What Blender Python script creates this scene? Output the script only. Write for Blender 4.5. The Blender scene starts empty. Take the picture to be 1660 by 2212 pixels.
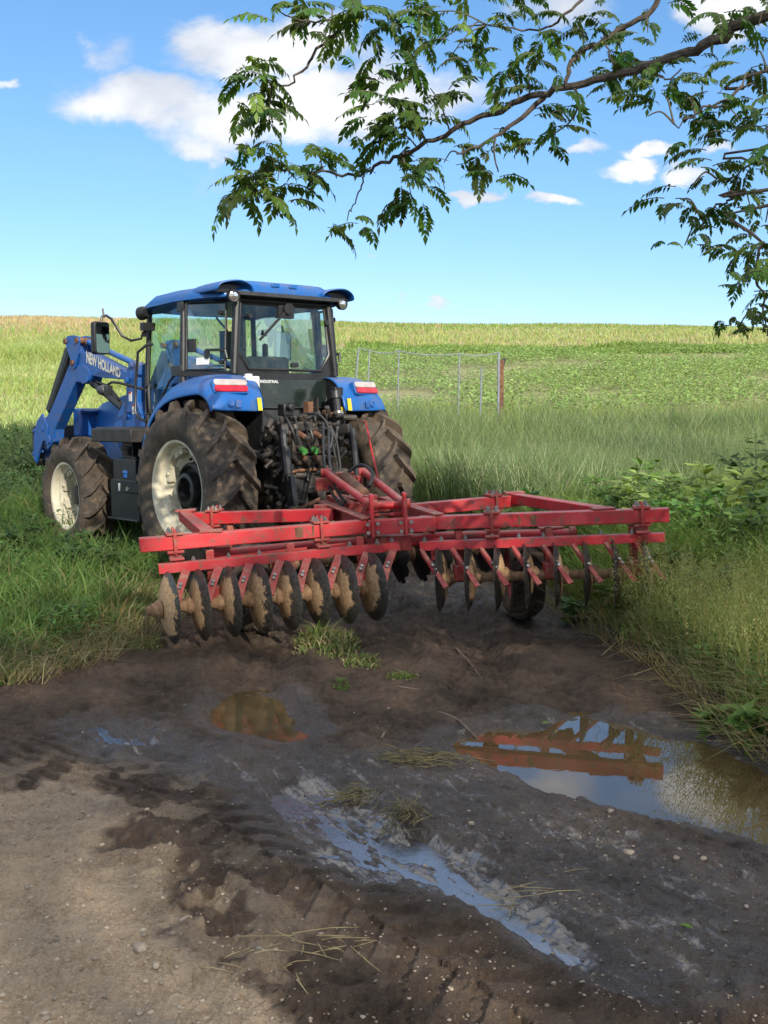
import bpy, bmesh, math, random
import numpy as np
from mathutils import Vector, Matrix, Euler

random.seed(7)
rng = np.random.default_rng(11)
SC = bpy.context.scene
COL = SC.collection
PI = math.pi

# ------------------------------------------------------------------ camera
F_PX, HOR, HC = 2408.0, 884.0, 1.48          # focal length and eye level measured on a 1660 x 2212 copy of the photo
TH = math.atan((1106 - HOR) / F_PX)

def ray(u, v):
    a = (u - 830) / F_PX
    b = -(v - 1106) / F_PX
    return (a, math.cos(TH) + b * math.sin(TH), -math.sin(TH) + b * math.cos(TH))

def on_z(u, v, z=0.0):                        # the point at height z seen in that direction
    d = ray(u, v)
    t = (z - HC) / d[2]
    return Vector((t * d[0], t * d[1], z))

def at(u, v, y):                              # the point at distance y seen in that direction
    d = ray(u, v)
    t = y / d[1]
    return Vector((t * d[0], y, HC + t * d[2]))

# ------------------------------------------------------------------ helpers
def tag(o, label=None, cat=None, group=None, kind=None):
    if label: o['label'] = label
    if cat: o['category'] = cat
    if group: o['group'] = group
    if kind: o['kind'] = kind
    return o

def empty(name, label, cat, loc=(0, 0, 0), mat=None, group=None):
    o = bpy.data.objects.new(name, None)
    COL.objects.link(o)
    if mat is not None:
        o.matrix_world = mat
    else:
        o.location = loc
    o.empty_display_size = .2
    return tag(o, label, cat, group)

class MB:
    """collects shapes and links them as one mesh object"""
    def __init__(s):
        s.v = []; s.f = []
    def add(s, vs, fs):
        n = len(s.v)
        s.v += [tuple(p) for p in vs]
        s.f += [tuple(i + n for i in q) for q in fs]
        return s
    def box(s, c, size, rot=None):
        hx, hy, hz = size[0] / 2, size[1] / 2, size[2] / 2
        vs = [Vector((x * hx, y * hy, z * hz)) for x in (-1, 1) for y in (-1, 1) for z in (-1, 1)]
        if rot is not None:
            R = Euler(rot).to_matrix() if not isinstance(rot, Matrix) else rot
            vs = [R @ p for p in vs]
        vs = [p + Vector(c) for p in vs]
        return s.add(vs, [(0, 1, 3, 2), (4, 6, 7, 5), (0, 4, 5, 1), (2, 3, 7, 6), (0, 2, 6, 4), (1, 5, 7, 3)])
    def bar(s, p0, p1, w, h, up=(0, 0, 1)):     # rectangular bar between two points, w sideways, h along up
        p0 = Vector(p0); p1 = Vector(p1)
        d = (p1 - p0).normalized()
        sd = d.cross(Vector(up)).normalized()
        u = sd.cross(d).normalized()
        vs = []
        for p in (p0, p1):
            for a, b in ((-1, -1), (1, -1), (1, 1), (-1, 1)):
                vs.append(p + sd * (a * w / 2) + u * (b * h / 2))
        return s.add(vs, [(3, 2, 1, 0), (4, 5, 6, 7), (0, 1, 5, 4), (1, 2, 6, 5), (2, 3, 7, 6), (3, 0, 4, 7)])
    def prism(s, poly, axis, lo, hi):           # polygon in the two other axes, extruded along axis
        n = len(poly)
        def mk(a, b, t):
            return {'x': (t, a, b), 'y': (a, t, b), 'z': (a, b, t)}[axis]
        area = sum(poly[i][0] * poly[(i + 1) % n][1] - poly[(i + 1) % n][0] * poly[i][1] for i in range(n))
        if (area < 0) != (axis == 'y'):
            poly = poly[::-1]
        vs = [mk(a, b, lo) for a, b in poly] + [mk(a, b, hi) for a, b in poly]
        fs = [tuple(range(n - 1, -1, -1)), tuple(range(n, 2 * n))]
        fs += [(i, (i + 1) % n, n + (i + 1) % n, n + i) for i in range(n)]
        return s.add(vs, fs)
    def tube(s, pts, r, n=8, caps=True):
        pts = [Vector(p) for p in pts]
        rr = r if isinstance(r, (list, tuple)) else [r] * len(pts)
        vs = []; fs = []
        prev = None
        for i, p in enumerate(pts):
            if i == 0: d = pts[1] - pts[0]
            elif i == len(pts) - 1: d = pts[-1] - pts[-2]
            else: d = (pts[i + 1] - p).normalized() + (p - pts[i - 1]).normalized()
            if d.length < 1e-9: d = Vector((0, 0, 1))
            d.normalize()
            if prev is None:
                a = Vector((0, 0, 1)) if abs(d.z) < .9 else Vector((1, 0, 0))
                e1 = d.cross(a).normalized()
            else:
                e1 = prev - d * prev.dot(d)
                e1.normalize()
            prev = e1
            e2 = d.cross(e1)
            for k in range(n):
                t = 2 * PI * k / n
                vs.append(p + (e1 * math.cos(t) + e2 * math.sin(t)) * rr[i])
        m = len(pts)
        for i in range(m - 1):
            for k in range(n):
                k2 = (k + 1) % n
                fs.append((i * n + k, i * n + k2, (i + 1) * n + k2, (i + 1) * n + k))
        if caps:
            fs.append(tuple(range(n - 1, -1, -1)))
            fs.append(tuple((m - 1) * n + k for k in range(n)))
        return s.add(vs, fs)
    def cyl(s, p0, p1, r0, r1=None, n=16):
        return s.tube([p0, p1], [r0, r0 if r1 is None else r1], n)
    def lathe(s, prof, c=(0, 0, 0), n=48, axis='x', flip=False):   # prof: (along axis, radius)
        vs = []; fs = []
        for a, r in prof:
            for k in range(n):
                t = 2 * PI * k / n
                q = {'x': (a, r * math.sin(t), r * math.cos(t)), 'y': (r * math.cos(t), a, r * math.sin(t)), 'z': (r * math.sin(t), r * math.cos(t), a)}[axis]
                vs.append((q[0] + c[0], q[1] + c[1], q[2] + c[2]))
        for i in range(len(prof) - 1):
            for k in range(n):
                k2 = (k + 1) % n
                q = (i * n + k, (i + 1) * n + k, (i + 1) * n + k2, i * n + k2)
                fs.append(q[::-1] if flip else q)
        return s.add(vs, fs)
    def grid(s, rows):                          # rows of points
        n = len(rows[0]); vs = [p for r in rows for p in r]
        fs = [(i * n + k, i * n + k + 1, (i + 1) * n + k + 1, (i + 1) * n + k) for i in range(len(rows) - 1) for k in range(n - 1)]
        return s.add(vs, fs)
    def xf(s, M):
        s.v = [tuple(M @ Vector(p)) for p in s.v]
        return s
    def build(s, name, m, parent=None, smooth=35, bevel=0, solid=0, sub=0, fix=True):
        me = bpy.data.meshes.new(name)
        me.from_pydata(s.v, [], s.f)
        if fix:
            bm = bmesh.new(); bm.from_mesh(me)
            bmesh.ops.recalc_face_normals(bm, faces=bm.faces)
            bm.to_mesh(me); bm.free()
        if smooth:
            me.shade_smooth()
            if not sub: me.set_sharp_from_angle(angle=math.radians(smooth))
        me.materials.append(m)
        o = bpy.data.objects.new(name, me)
        COL.objects.link(o)
        if parent is not None: o.parent = parent
        if solid:
            md = o.modifiers.new('solid', 'SOLIDIFY'); md.thickness = solid; md.offset = 0
        if sub:
            md = o.modifiers.new('sub', 'SUBSURF'); md.levels = sub; md.render_levels = sub
        if bevel:
            md = o.modifiers.new('bevel', 'BEVEL'); md.width = bevel; md.segments = 2; md.limit_method = 'ANGLE'; md.angle_limit = math.radians(40)
        return o

def np_mesh(name, co, faces_flat, loop_tot, m, parent=None, col=None, smooth=False):
    """mesh from numpy arrays; col is an (nverts,4) colour attribute"""
    me = bpy.data.meshes.new(name)
    nv = len(co); nl = len(faces_flat); nf = len(loop_tot)
    me.vertices.add(nv); me.loops.add(nl); me.polygons.add(nf)
    me.vertices.foreach_set('co', np.asarray(co, np.float32).ravel())
    me.loops.foreach_set('vertex_index', np.asarray(faces_flat, np.int32))
    ls = np.zeros(nf, np.int32); ls[1:] = np.cumsum(loop_tot)[:-1]
    me.polygons.foreach_set('loop_start', ls)
    me.update(calc_edges=True)
    if col is not None:
        a = me.color_attributes.new('Col', 'FLOAT_COLOR', 'POINT')
        a.data.foreach_set('color', np.asarray(col, np.float32).ravel())
    if smooth: me.shade_smooth()
    me.materials.append(m)
    o = bpy.data.objects.new(name, me)
    COL.objects.link(o)
    if parent is not None: o.parent = parent
    return o

# ------------------------------------------------------------------ numpy noise
def _hash(ix, iy, seed):
    h = (ix.astype(np.int64) * 374761393 + iy.astype(np.int64) * 668265263 + seed * 1442695041) & 0xFFFFFFFF
    h = ((h ^ (h >> 13)) * 1274126177) & 0xFFFFFFFF
    h = (h ^ (h >> 16)) & 0xFFFFFFFF
    return h / 4294967295.0

def vnoise(x, y, seed=0):
    ix = np.floor(x); iy = np.floor(y); fx = x - ix; fy = y - iy
    fx = fx * fx * fx * (fx * (fx * 6 - 15) + 10); fy = fy * fy * fy * (fy * (fy * 6 - 15) + 10)
    a = _hash(ix, iy, seed); b = _hash(ix + 1, iy, seed); c = _hash(ix, iy + 1, seed); d = _hash(ix + 1, iy + 1, seed)
    return (a * (1 - fx) + b * fx) * (1 - fy) + (c * (1 - fx) + d * fx) * fy

def fbm(x, y, seed=0, octv=4, gain=.5):
    s = 0; a = 1; t = 0
    for o in range(octv):
        c, sn = math.cos(o * 1.1), math.sin(o * 1.1)
        s = s + a * (vnoise(x * c - y * sn, x * sn + y * c, seed + o * 17) - .5)
        t += a; a *= gain; x = x * 2.03; y = y * 2.03
    return s / t * 2

def worley(x, y, seed=0):
    ix = np.floor(x); iy = np.floor(y); best = np.full(x.shape, 9.0); 
    for dx in (-1, 0, 1):
        for dy in (-1, 0, 1):
            px = ix + dx + _hash(ix + dx, iy + dy, seed); py = iy + dy + _hash(ix + dx, iy + dy, seed + 5)
            best = np.minimum(best, (px - x) ** 2 + (py - y) ** 2)
    return np.sqrt(best)

def sstep(a, b, x):
    t = np.clip((x - a) / (b - a), 0, 1)
    return t * t * (3 - 2 * t)

def sdf(poly, x, y):                            # signed distance, negative inside
    P = np.array(poly, float); n = len(P)
    d = np.full(x.shape, 1e9); ins = np.zeros(x.shape, bool)
    for i in range(n):
        a = P[i]; b = P[(i + 1) % n]; e = b - a
        wx = x - a[0]; wy = y - a[1]
        t = np.clip((wx * e[0] + wy * e[1]) / (e @ e), 0, 1)
        d = np.minimum(d, (wx - e[0] * t) ** 2 + (wy - e[1] * t) ** 2)
        c = ((a[1] > y) != (b[1] > y)) & (x < (b[0] - a[0]) * (y - a[1]) / ((b[1] - a[1]) if b[1] != a[1] else 1e-9) + a[0])
        ins ^= c
    d = np.sqrt(d)
    return np.where(ins, -d, d)

def pdist(line, x, y):                          # distance to an open polyline, and which side
    P = np.array(line, float); d = np.full(x.shape, 1e9); sd = np.zeros(x.shape); al = np.zeros(x.shape); acc = 0
    for i in range(len(P) - 1):
        a = P[i]; b = P[i + 1]; e = b - a; L = math.hypot(*e)
        wx = x - a[0]; wy = y - a[1]
        t = np.clip((wx * e[0] + wy * e[1]) / (e @ e), 0, 1)
        q = np.hypot(wx - e[0] * t, wy - e[1] * t)
        m = q < d
        d = np.where(m, q, d); sd = np.where(m, np.sign(e[0] * wy - e[1] * wx), sd); al = np.where(m, acc + t * L, al)
        acc += L
    return d, sd, al

# ------------------------------------------------------------------ materials
class NT:
    """small helper to write node trees"""
    def __init__(s, name):
        s.m = bpy.data.materials.new(name); s.m.use_nodes = True
        s.t = s.m.node_tree; s.t.nodes.clear()
        s.out = s.t.nodes.new('ShaderNodeOutputMaterial')
    def n(s, typ, **kw):
        nd = s.t.nodes.new(typ)
        for k, v in kw.items():
            if k.startswith('_'): setattr(nd, k[1:], v)
        for k, v in kw.items():
            if not k.startswith('_'):
                k2 = int(k[1:]) if (k[0] == 'i' and k[1:].isdigit()) else k.replace('__', ' ')
                s.set(nd.inputs[k2], v)
        return nd
    def set(s, sock, v):
        if isinstance(v, bpy.types.NodeSocket): s.t.links.new(v, sock)
        elif isinstance(v, bpy.types.Node): s.t.links.new(v.outputs[0], sock)
        else:
            if isinstance(v, (tuple, list)) and len(v) == 3 and sock.type == 'RGBA': v = (*v, 1)
            sock.default_value = v
    def math(s, op, a, b=0.0, clamp=False):
        return s.n('ShaderNodeMath', _operation=op, _use_clamp=clamp, i0=a, i1=b).outputs[0]
    def mix(s, f, a, b, mode='MIX'):
        nd = s.n('ShaderNodeMix', _data_type='RGBA', _blend_type=mode)
        s.set(nd.inputs[0], f); s.set(nd.inputs[6], a); s.set(nd.inputs[7], b)
        return nd.outputs[2]
    def ramp(s, f, lo, hi, a=0.0, b=1.0):
        return s.n('ShaderNodeMapRange', _interpolation_type='SMOOTHSTEP', i0=f, i1=lo, i2=hi, i3=a, i4=b).outputs[0]
    def noise(s, scale, detail=4, vec=None, rough=.5, dist=0):
        nd = s.n('ShaderNodeTexNoise', Scale=scale, Detail=detail, Roughness=rough, Distortion=dist)
        if vec is not None: s.set(nd.inputs['Vector'], vec)
        return nd.outputs[0]
    def obj(s): return s.n('ShaderNodeTexCoord').outputs['Object']
    def pos(s): return s.n('ShaderNodeNewGeometry').outputs['Position']
    def bump(s, h, strength=.3, dist=.01):
        return s.n('ShaderNodeBump', Strength=strength, Distance=dist, Height=h).outputs[0]
    def pbsdf(s, **kw):
        b = s.n('ShaderNodeBsdfPrincipled', **kw)
        s.t.links.new(b.outputs[0], s.out.inputs[0])
        return b

MATS = {}
def paint(name, col, rough=.3, dirt=(.16, .11, .07), dirt_amt=.35, chip=0.0, chipcol=(.10, .05, .03), fade=.0, scale=1.0, edge=0.0, dust_sheen=0.0):
    t = NT(name); p = t.obj()
    n1 = t.noise(3.1 * scale, 6, p, .6); n2 = t.noise(28 * scale, 4, p, .6); n3 = t.noise(9 * scale, 5, p, .65, .5)
    c = t.mix(t.ramp(n1, .35, .75), col, tuple(min(1, x * (1 - fade) + fade * .35) for x in col))
    c = t.mix(t.math('MULTIPLY', t.ramp(t.math('ADD', t.math('MULTIPLY', n3, .7), t.math('MULTIPLY', n2, .3)), .48, .68), dirt_amt), c, dirt)
    if chip > 0:
        c = t.mix(t.ramp(t.math('ADD', t.math('MULTIPLY', n3, .55), t.math('MULTIPLY', n2, .45)), .66 - chip, .69 - chip), c, chipcol)
    gn = t.n('ShaderNodeNewGeometry').outputs['Normal']
    if dust_sheen > 0:                                  # upward faces paled: a dusty layer plus sky sheen put into the colour
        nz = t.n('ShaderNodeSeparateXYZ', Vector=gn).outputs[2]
        c = t.mix(t.math('MULTIPLY', t.math('MULTIPLY', t.ramp(nz, .55, .95), t.ramp(n3, .30, .62)), dust_sheen), c, (.30, .235, .185))
    if edge > 0:                                  # paint worn through along the edges
        bn = t.n('ShaderNodeBevel', _samples=4, Radius=.009).outputs[0]
        dp = t.n('ShaderNodeVectorMath', _operation='DOT_PRODUCT', i0=bn, i1=gn).outputs['Value']
        em = t.math('MULTIPLY', t.ramp(t.math('SUBTRACT', 1.0, dp), .02, .14), t.ramp(t.math('ADD', t.math('MULTIPLY', n3, .6), t.math('MULTIPLY', n2, .4)), .44, .56))
        c = t.mix(t.math('MULTIPLY', em, edge), c, chipcol)
    r = t.math('ADD', rough, t.math('MULTIPLY', n3, .25))
    t.pbsdf(Base__Color=c, Roughness=r, Normal=t.bump(n2, .06, .004))
    MATS[name] = t.m
    return t.m

def plain(name, col, rough=.5, metal=0.0, var=.25, scale=12, bump=.1):
    t = NT(name); p = t.obj()
    n = t.noise(scale, 5, p, .6)
    c = t.mix(t.ramp(n, .3, .7), tuple(x * (1 - var) for x in col), tuple(min(1, x * (1 + var)) for x in col))
    t.pbsdf(Base__Color=c, Roughness=rough, Metallic=metal, Normal=t.bump(t.noise(scale * 6, 3, p), bump, .004))
    MATS[name] = t.m
    return t.m

BLUE = paint('blue_paint', (.006, .100, .35), .22, dirt=(.10, .095, .085), dirt_amt=.45, dust_sheen=.22)
BLUE2 = paint('loader_blue', (.006, .082, .31), .32, dirt=(.14, .11, .09), dirt_amt=.5, edge=.5, dust_sheen=.3)
RED = paint('red_paint', (.50, .015, .021), .40, dirt=(.19, .08, .05), dirt_amt=.75, chip=.085, chipcol=(.13, .075, .05), fade=.12, scale=1.6, edge=.9, dust_sheen=.55)
REDD = paint('dusty_red_paint', (.32, .030, .026), .55, dirt=(.30, .18, .105), dirt_amt=.85, fade=.05, scale=1.6, edge=.8, dust_sheen=.5)
CREAM = paint('cream_rim_paint', (.58, .53, .40), .45, dirt=(.24, .16, .09), dirt_amt=.42, chip=.0, scale=1.5)
BLACK = plain('black_plastic', (.014, .014, .015), .42, var=.4)
GREYB = plain('dusty_black_steel', (.028, .025, .022), .55, var=.5, scale=7)
CAST = plain('oily_cast_iron', (.035, .028, .022), .55, .0, var=.7, scale=9, bump=.3)
RUBH = plain('hose_rubber', (.018, .018, .018), .5)
STEEL = plain('bare_steel', (.30, .28, .26), .38, .8, var=.3, scale=20)
RUST = plain('rusty_steel', (.16, .075, .04), .8, .1, var=.5, scale=14, bump=.4)
GALV = plain('galvanised_steel', (.24, .26, .28), .5, .3, var=.2, scale=10)
WHITE = plain('white_plastic', (.70, .70, .66), .5, var=.1)
YELL = plain('yellow_sticker', (.75, .52, .02), .5, var=.15)
GREENC = plain('green_cap', (.05, .20, .04), .6)
LENSR = plain('red_lens', (.42, .012, .03), .15, var=.2)
LENSC = plain('clear_lens', (.42, .36, .34), .12, var=.15)
LAMPM = plain('lamp_reflector', (.75, .75, .75), .12, .9, var=.05)
SEAT = plain('seat_fabric', (.02, .02, .022), .85)
LETTER = plain('letter_vinyl', (.68, .62, .48), .5, var=.1)
LETTERW = plain('small_white_letter', (.7, .7, .7), .5, var=.05)
DARKIN = plain('cab_trim', (.03, .032, .035), .7)

def rubber():
    t = NT('dusty_tyre_rubber'); p = t.obj()
    a = t.noise(2.6, 6, p, .65); b = t.noise(16, 5, p, .65); g = t.noise(60, 3, p)
    k = t.math('ADD', t.math('MULTIPLY', a, .6), t.math('MULTIPLY', b, .4))
    c = t.mix(t.ramp(k, .34, .60), (.032, .027, .023), (.105, .076, .051))
    c = t.mix(t.ramp(b, .58, .70), c, (.165, .115, .073))
    t.pbsdf(Base__Color=c, Roughness=.82, Normal=t.bump(t.math('ADD', b, t.math('MULTIPLY', g, .4)), .25, .01))
    return t.m
RUBBER = rubber()

def glass():
    t = NT('tinted_cab_glass')
    tr = t.n('ShaderNodeBsdfTransparent', Color=(.70, .86, .80, 1))
    gl = t.n('ShaderNodeBsdfGlossy', Color=(.9, .95, 1, 1), Roughness=.015)
    df = t.n('ShaderNodeBsdfDiffuse', Color=(.5, .5, .45, 1))
    p = t.obj(); n = t.noise(6, 6, p, .7)
    fr = t.n('ShaderNodeFresnel', IOR=1.5)
    m1 = t.n('ShaderNodeMixShader', i0=t.ramp(n, .5, .8, .0, .02), i1=tr, i2=df)
    m2 = t.n('ShaderNodeMixShader', i0=t.math('MULTIPLY', fr, .55), i1=m1, i2=gl)
    t.t.links.new(m2.outputs[0], t.out.inputs[0])
    return t.m
GLASS = glass()
def dark_glass():
    t = NT('dark_panel_glass')
    n = t.noise(5, 5, t.obj(), .7)
    t.pbsdf(Base__Color=t.mix(t.ramp(n, .4, .8), (.012, .018, .016), (.05, .06, .05)), Roughness=.12)
    return t.m
DGLASS = dark_glass()
def mirror():
    t = NT('mirror_glass')
    t.pbsdf(Base__Color=(.22, .23, .24), Metallic=1.0, Roughness=.06)
    return t.m
MIRROR = mirror()

def disc_mat():
    t = NT('soil_caked_disc'); p = t.obj()
    sx = t.n('ShaderNodeSeparateXYZ', Vector=p)
    r = t.math('SQRT', t.math('ADD', t.math('POWER', sx.outputs[1], 2.0), t.math('POWER', sx.outputs[2], 2.0)))
    oi = t.n('ShaderNodeObjectInfo').outputs['Random']
    off = t.n('ShaderNodeVectorMath', _operation='ADD', i0=p)
    cb = t.n('ShaderNodeCombineXYZ', X=t.math('MULTIPLY', oi, 37.0), Y=t.math('MULTIPLY', oi, 11.0))
    t.t.links.new(cb.outputs[0], off.inputs[1])
    n = t.noise(9, 6, off.outputs[0], .7); n2 = t.noise(45, 4, off.outputs[0], .6)
    e = t.math('ADD', r, t.math('MULTIPLY', t.math('SUBTRACT', n, .5), .22))
    e = t.math('ADD', e, t.math('MULTIPLY', t.math('SUBTRACT', n2, .5), .03))
    e = t.math('ADD', e, t.math('MULTIPLY', t.math('SUBTRACT', oi, .5), -.05))
    s = t.ramp(e, .150, .162, 1, 0)
    st = t.mix(t.ramp(n2, .3, .7), (.045, .042, .037), (.11, .098, .082))
    so = t.mix(t.ramp(n2, .3, .75), (.36, .215, .105), (.60, .40, .215))
    t.pbsdf(Base__Color=t.mix(s, st, so), Roughness=t.ramp(s, 0, 1, .42, .95), Metallic=t.ramp(s, 0, 1, .45, 0), Normal=t.bump(t.math('ADD', t.math('MULTIPLY', s, .5), t.math('MULTIPLY', n2, .6)), .5, .006))
    return t.m
DISC = disc_mat()
def soil_mat():
    t = NT('soil_crust'); p = t.obj(); n = t.noise(18, 6, p, .7)
    t.pbsdf(Base__Color=t.mix(t.ramp(n, .3, .7), (.16, .09, .05), (.36, .22, .12)), Roughness=.95, Normal=t.bump(n, .6, .01))
    return t.m
SOIL = soil_mat()

def leafy(name, trans=.35, rough=.6, mul=(1, 1, 1)):
    """plant material; the colour of each blade or leaf is its Col attribute"""
    t = NT(name)
    a = t.n('ShaderNodeAttribute', _attribute_name='Col').outputs['Color']
    c = t.mix(1.0, a, mul, 'MULTIPLY')
    b = t.n('ShaderNodeBsdfPrincipled', Base__Color=c, Roughness=rough)
    b.inputs['Specular IOR Level'].default_value = .25
    tl = t.n('ShaderNodeBsdfTranslucent', Color=t.mix(1.0, c, (1.25, 1.2, .6), 'MULTIPLY'))
    mx = t.n('ShaderNodeMixShader', i0=trans, i1=b, i2=tl)
    t.t.links.new(mx.outputs[0], t.out.inputs[0])
    return t.m
LEAF = leafy('leaf_blades')
TREELEAF = leafy('tree_leaflets', .30, .45)

def bark():
    t = NT('grey_brown_bark'); p = t.obj()
    n = t.noise(25, 6, p, .7); w = t.noise(6, 4, p)
    t.pbsdf(Base__Color=t.mix(t.ramp(n, .3, .7), (.045, .035, .028), (.14, .11, .085)), Roughness=.9, Normal=t.bump(t.math('ADD', n, w), .6, .01))
    return t.m
BARK = bark()
def straw_mat(name, a, b):
    t = NT(name); p = t.obj(); n = t.noise(20, 4, p)
    t.pbsdf(Base__Color=t.mix(t.ramp(n, .3, .7), a, b), Roughness=.8)
    return t.m
STRAW = straw_mat('dry_straw', (.20, .15, .07), (.38, .30, .15))
TWIG = straw_mat('twig_wood', (.09, .06, .045), (.20, .14, .10))
STONE = straw_mat('pale_stone', (.22, .165, .115), (.40, .32, .25))

# ------------------------------------------------------------------ world, sun, camera
SUN_EL, SUN_AZ = math.radians(27), math.radians(158)      # azimuth from +Y towards +X: behind the camera, a little to the right
sunv = Vector((math.sin(SUN_AZ) * math.cos(SUN_EL), math.cos(SUN_AZ) * math.cos(SUN_EL), math.sin(SUN_EL)))

def make_world():
    w = bpy.data.worlds.new('World'); SC.world = w; w.use_nodes = True
    T = NT.__new__(NT); T.t = w.node_tree; T.t.nodes.clear()
    out = T.t.nodes.new('ShaderNodeOutputWorld')
    sky = T.n('ShaderNodeTexSky', _sky_type='NISHITA', _sun_disc=False, _sun_elevation=SUN_EL, _sun_rotation=SUN_AZ, _air_density=1.0, _dust_density=0.0, _ozone_density=6.0, _altitude=3000)
    g = T.n('ShaderNodeTexCoord').outputs['Generated']
    s = T.n('ShaderNodeSeparateXYZ', Vector=g)
    X, Y, Z = s.outputs
    yy = T.math('MAXIMUM', T.math('ABSOLUTE', Y), .05)
    a = T.math('DIVIDE', X, yy); b = T.math('DIVIDE', Z, yy)
    cv = T.n('ShaderNodeCombineXYZ', X=a, Y=T.math('MULTIPLY', b, 1.5), Z=T.math('SIGN', Y)).outputs[0]
    n1 = T.noise(5.0, 9, cv, .60, .3); n2 = T.noise(16.0, 8, cv, .62)
    wv = T.n('ShaderNodeTexNoise', Scale=11.0, Detail=8, Roughness=.6); T.set(wv.inputs['Vector'], cv)
    ws = T.n('ShaderNodeSeparateColor', Color=wv.outputs['Color'])
    a0, b0 = a, b
    a = T.math('ADD', a, T.math('MULTIPLY', T.math('SUBTRACT', ws.outputs[0], .5), .075))
    b = T.math('ADD', b, T.math('MULTIPLY', T.math('SUBTRACT', ws.outputs[1], .5), .060))
    # the clouds ahead, the last row out of view: (u, v, half width, half height, weight)
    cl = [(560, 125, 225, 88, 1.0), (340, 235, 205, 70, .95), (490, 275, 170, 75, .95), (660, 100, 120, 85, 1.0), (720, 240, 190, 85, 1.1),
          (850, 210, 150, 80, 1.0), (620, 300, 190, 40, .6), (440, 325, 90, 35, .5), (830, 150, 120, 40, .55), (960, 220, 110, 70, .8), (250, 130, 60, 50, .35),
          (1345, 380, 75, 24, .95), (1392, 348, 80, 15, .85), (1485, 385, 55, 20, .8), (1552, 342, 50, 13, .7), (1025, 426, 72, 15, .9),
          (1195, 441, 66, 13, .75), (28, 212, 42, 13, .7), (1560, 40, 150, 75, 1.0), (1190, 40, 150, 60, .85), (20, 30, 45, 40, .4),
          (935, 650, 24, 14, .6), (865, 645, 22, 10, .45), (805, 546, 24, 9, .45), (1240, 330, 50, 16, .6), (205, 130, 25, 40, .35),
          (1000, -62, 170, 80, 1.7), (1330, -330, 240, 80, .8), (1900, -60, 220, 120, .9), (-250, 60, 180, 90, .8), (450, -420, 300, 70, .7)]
    acc = None
    for (u, v, ru, rv, wt) in cl:
        uc = (u - 830) / F_PX; vc = (HOR - v) / F_PX
        ea = T.math('POWER', T.math('DIVIDE', T.math('SUBTRACT', a, uc), ru / F_PX), 2.0)
        eb = T.math('POWER', T.math('DIVIDE', T.math('SUBTRACT', b, vc), rv / F_PX), 2.0)
        e = T.math('MULTIPLY', T.math('MAXIMUM', T.math('SUBTRACT', 1.0, T.math('ADD', ea, eb)), -1.2), wt)
        acc = e if acc is None else T.math('MAXIMUM', acc, e)
    front = T.math('GREATER_THAN', Y, .05)
    fill_cloud = T.ramp(b0, .54, .68, -1.5, .75)  # unseen cloud cover overhead, added as neutral fill for the shaded foreground
    acc = T.math('ADD', T.math('MULTIPLY', T.math('MAXIMUM', acc, fill_cloud), front), T.math('MULTIPLY', T.math('SUBTRACT', 1.0, front), .25))  # behind the camera too, cloud cover is added for fill light
    fld = T.math('ADD', acc, T.math('ADD', T.math('MULTIPLY', T.math('SUBTRACT', n1, .5), 2.4), T.math('MULTIPLY', T.math('SUBTRACT', n2, .5), 1.5)))
    msk = T.math('MULTIPLY', T.ramp(fld, -.08, .80), T.ramp(Z, -.01, .03))
    # self-shading of the cloud bodies: their own density seen a little higher in the sky
    cv2 = T.n('ShaderNodeVectorMath', _operation='ADD', i0=cv, i1=(-.012, -.035, 0)).outputs[0]
    n3 = T.noise(7.0, 6, cv2, .55, .2)
    lum = T.ramp(T.math('ADD', T.math('MULTIPLY', n3, .8), T.math('MULTIPLY', fld, .16)), .34, .68)
    ccol = T.mix(lum, (3.5, 3.75, 4.25, 1), (5.7, 5.7, 5.65, 1))
    # unseen clouds near the sun brightened to fill the shade, as forward scatter would
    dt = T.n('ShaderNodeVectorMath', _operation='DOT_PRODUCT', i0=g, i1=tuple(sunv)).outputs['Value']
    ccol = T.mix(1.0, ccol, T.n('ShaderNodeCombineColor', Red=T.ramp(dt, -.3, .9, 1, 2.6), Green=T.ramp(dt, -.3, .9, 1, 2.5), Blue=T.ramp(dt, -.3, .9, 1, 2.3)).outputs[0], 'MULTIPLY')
    sc_ = T.n('ShaderNodeSeparateColor', Color=sky.outputs[0])
    tint = T.n('ShaderNodeCombineColor', Red=T.math('MULTIPLY', sc_.outputs[0], SKYT[0]),
               Green=T.math('DIVIDE', T.math('MULTIPLY', sc_.outputs[1], SKYT[1]), T.math('ADD', 1.0, T.math('MULTIPLY', sc_.outputs[1], .09))),
               Blue=T.math('DIVIDE', T.math('MULTIPLY', sc_.outputs[2], SKYT[2]), T.math('ADD', 1.0, T.math('MULTIPLY', sc_.outputs[2], .085)))).outputs[0]
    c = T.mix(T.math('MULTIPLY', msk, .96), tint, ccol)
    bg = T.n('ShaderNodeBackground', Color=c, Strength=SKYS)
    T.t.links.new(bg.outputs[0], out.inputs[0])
SKYT = (1.14, 1.40, 1.42); SKYS = .1
make_world()

sl = bpy.data.lights.new('sun', 'SUN'); sl.energy = 2.8; sl.angle = math.radians(.5); sl.color = (1, .93, .80)
so = bpy.data.objects.new('sun', sl); COL.objects.link(so)
so.rotation_euler = sunv.to_track_quat('Z', 'Y').to_euler(); so.location = (0, -20, 30)

cam = bpy.data.cameras.new('camera'); co_ = bpy.data.objects.new('camera', cam); COL.objects.link(co_)
cam.sensor_fit = 'HORIZONTAL'; cam.sensor_width = 36; cam.lens = 36 * F_PX / 1660
cam.clip_start = .05; cam.clip_end = 2000
co_.location = (0, 0, HC); co_.rotation_euler = (PI / 2 - TH, 0, 0)
SC.camera = co_
SC.view_settings.view_transform = 'Standard'; SC.view_settings.look = 'None'
SC.view_settings.exposure = 1.0
SC.view_settings.gamma = 1
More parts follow.
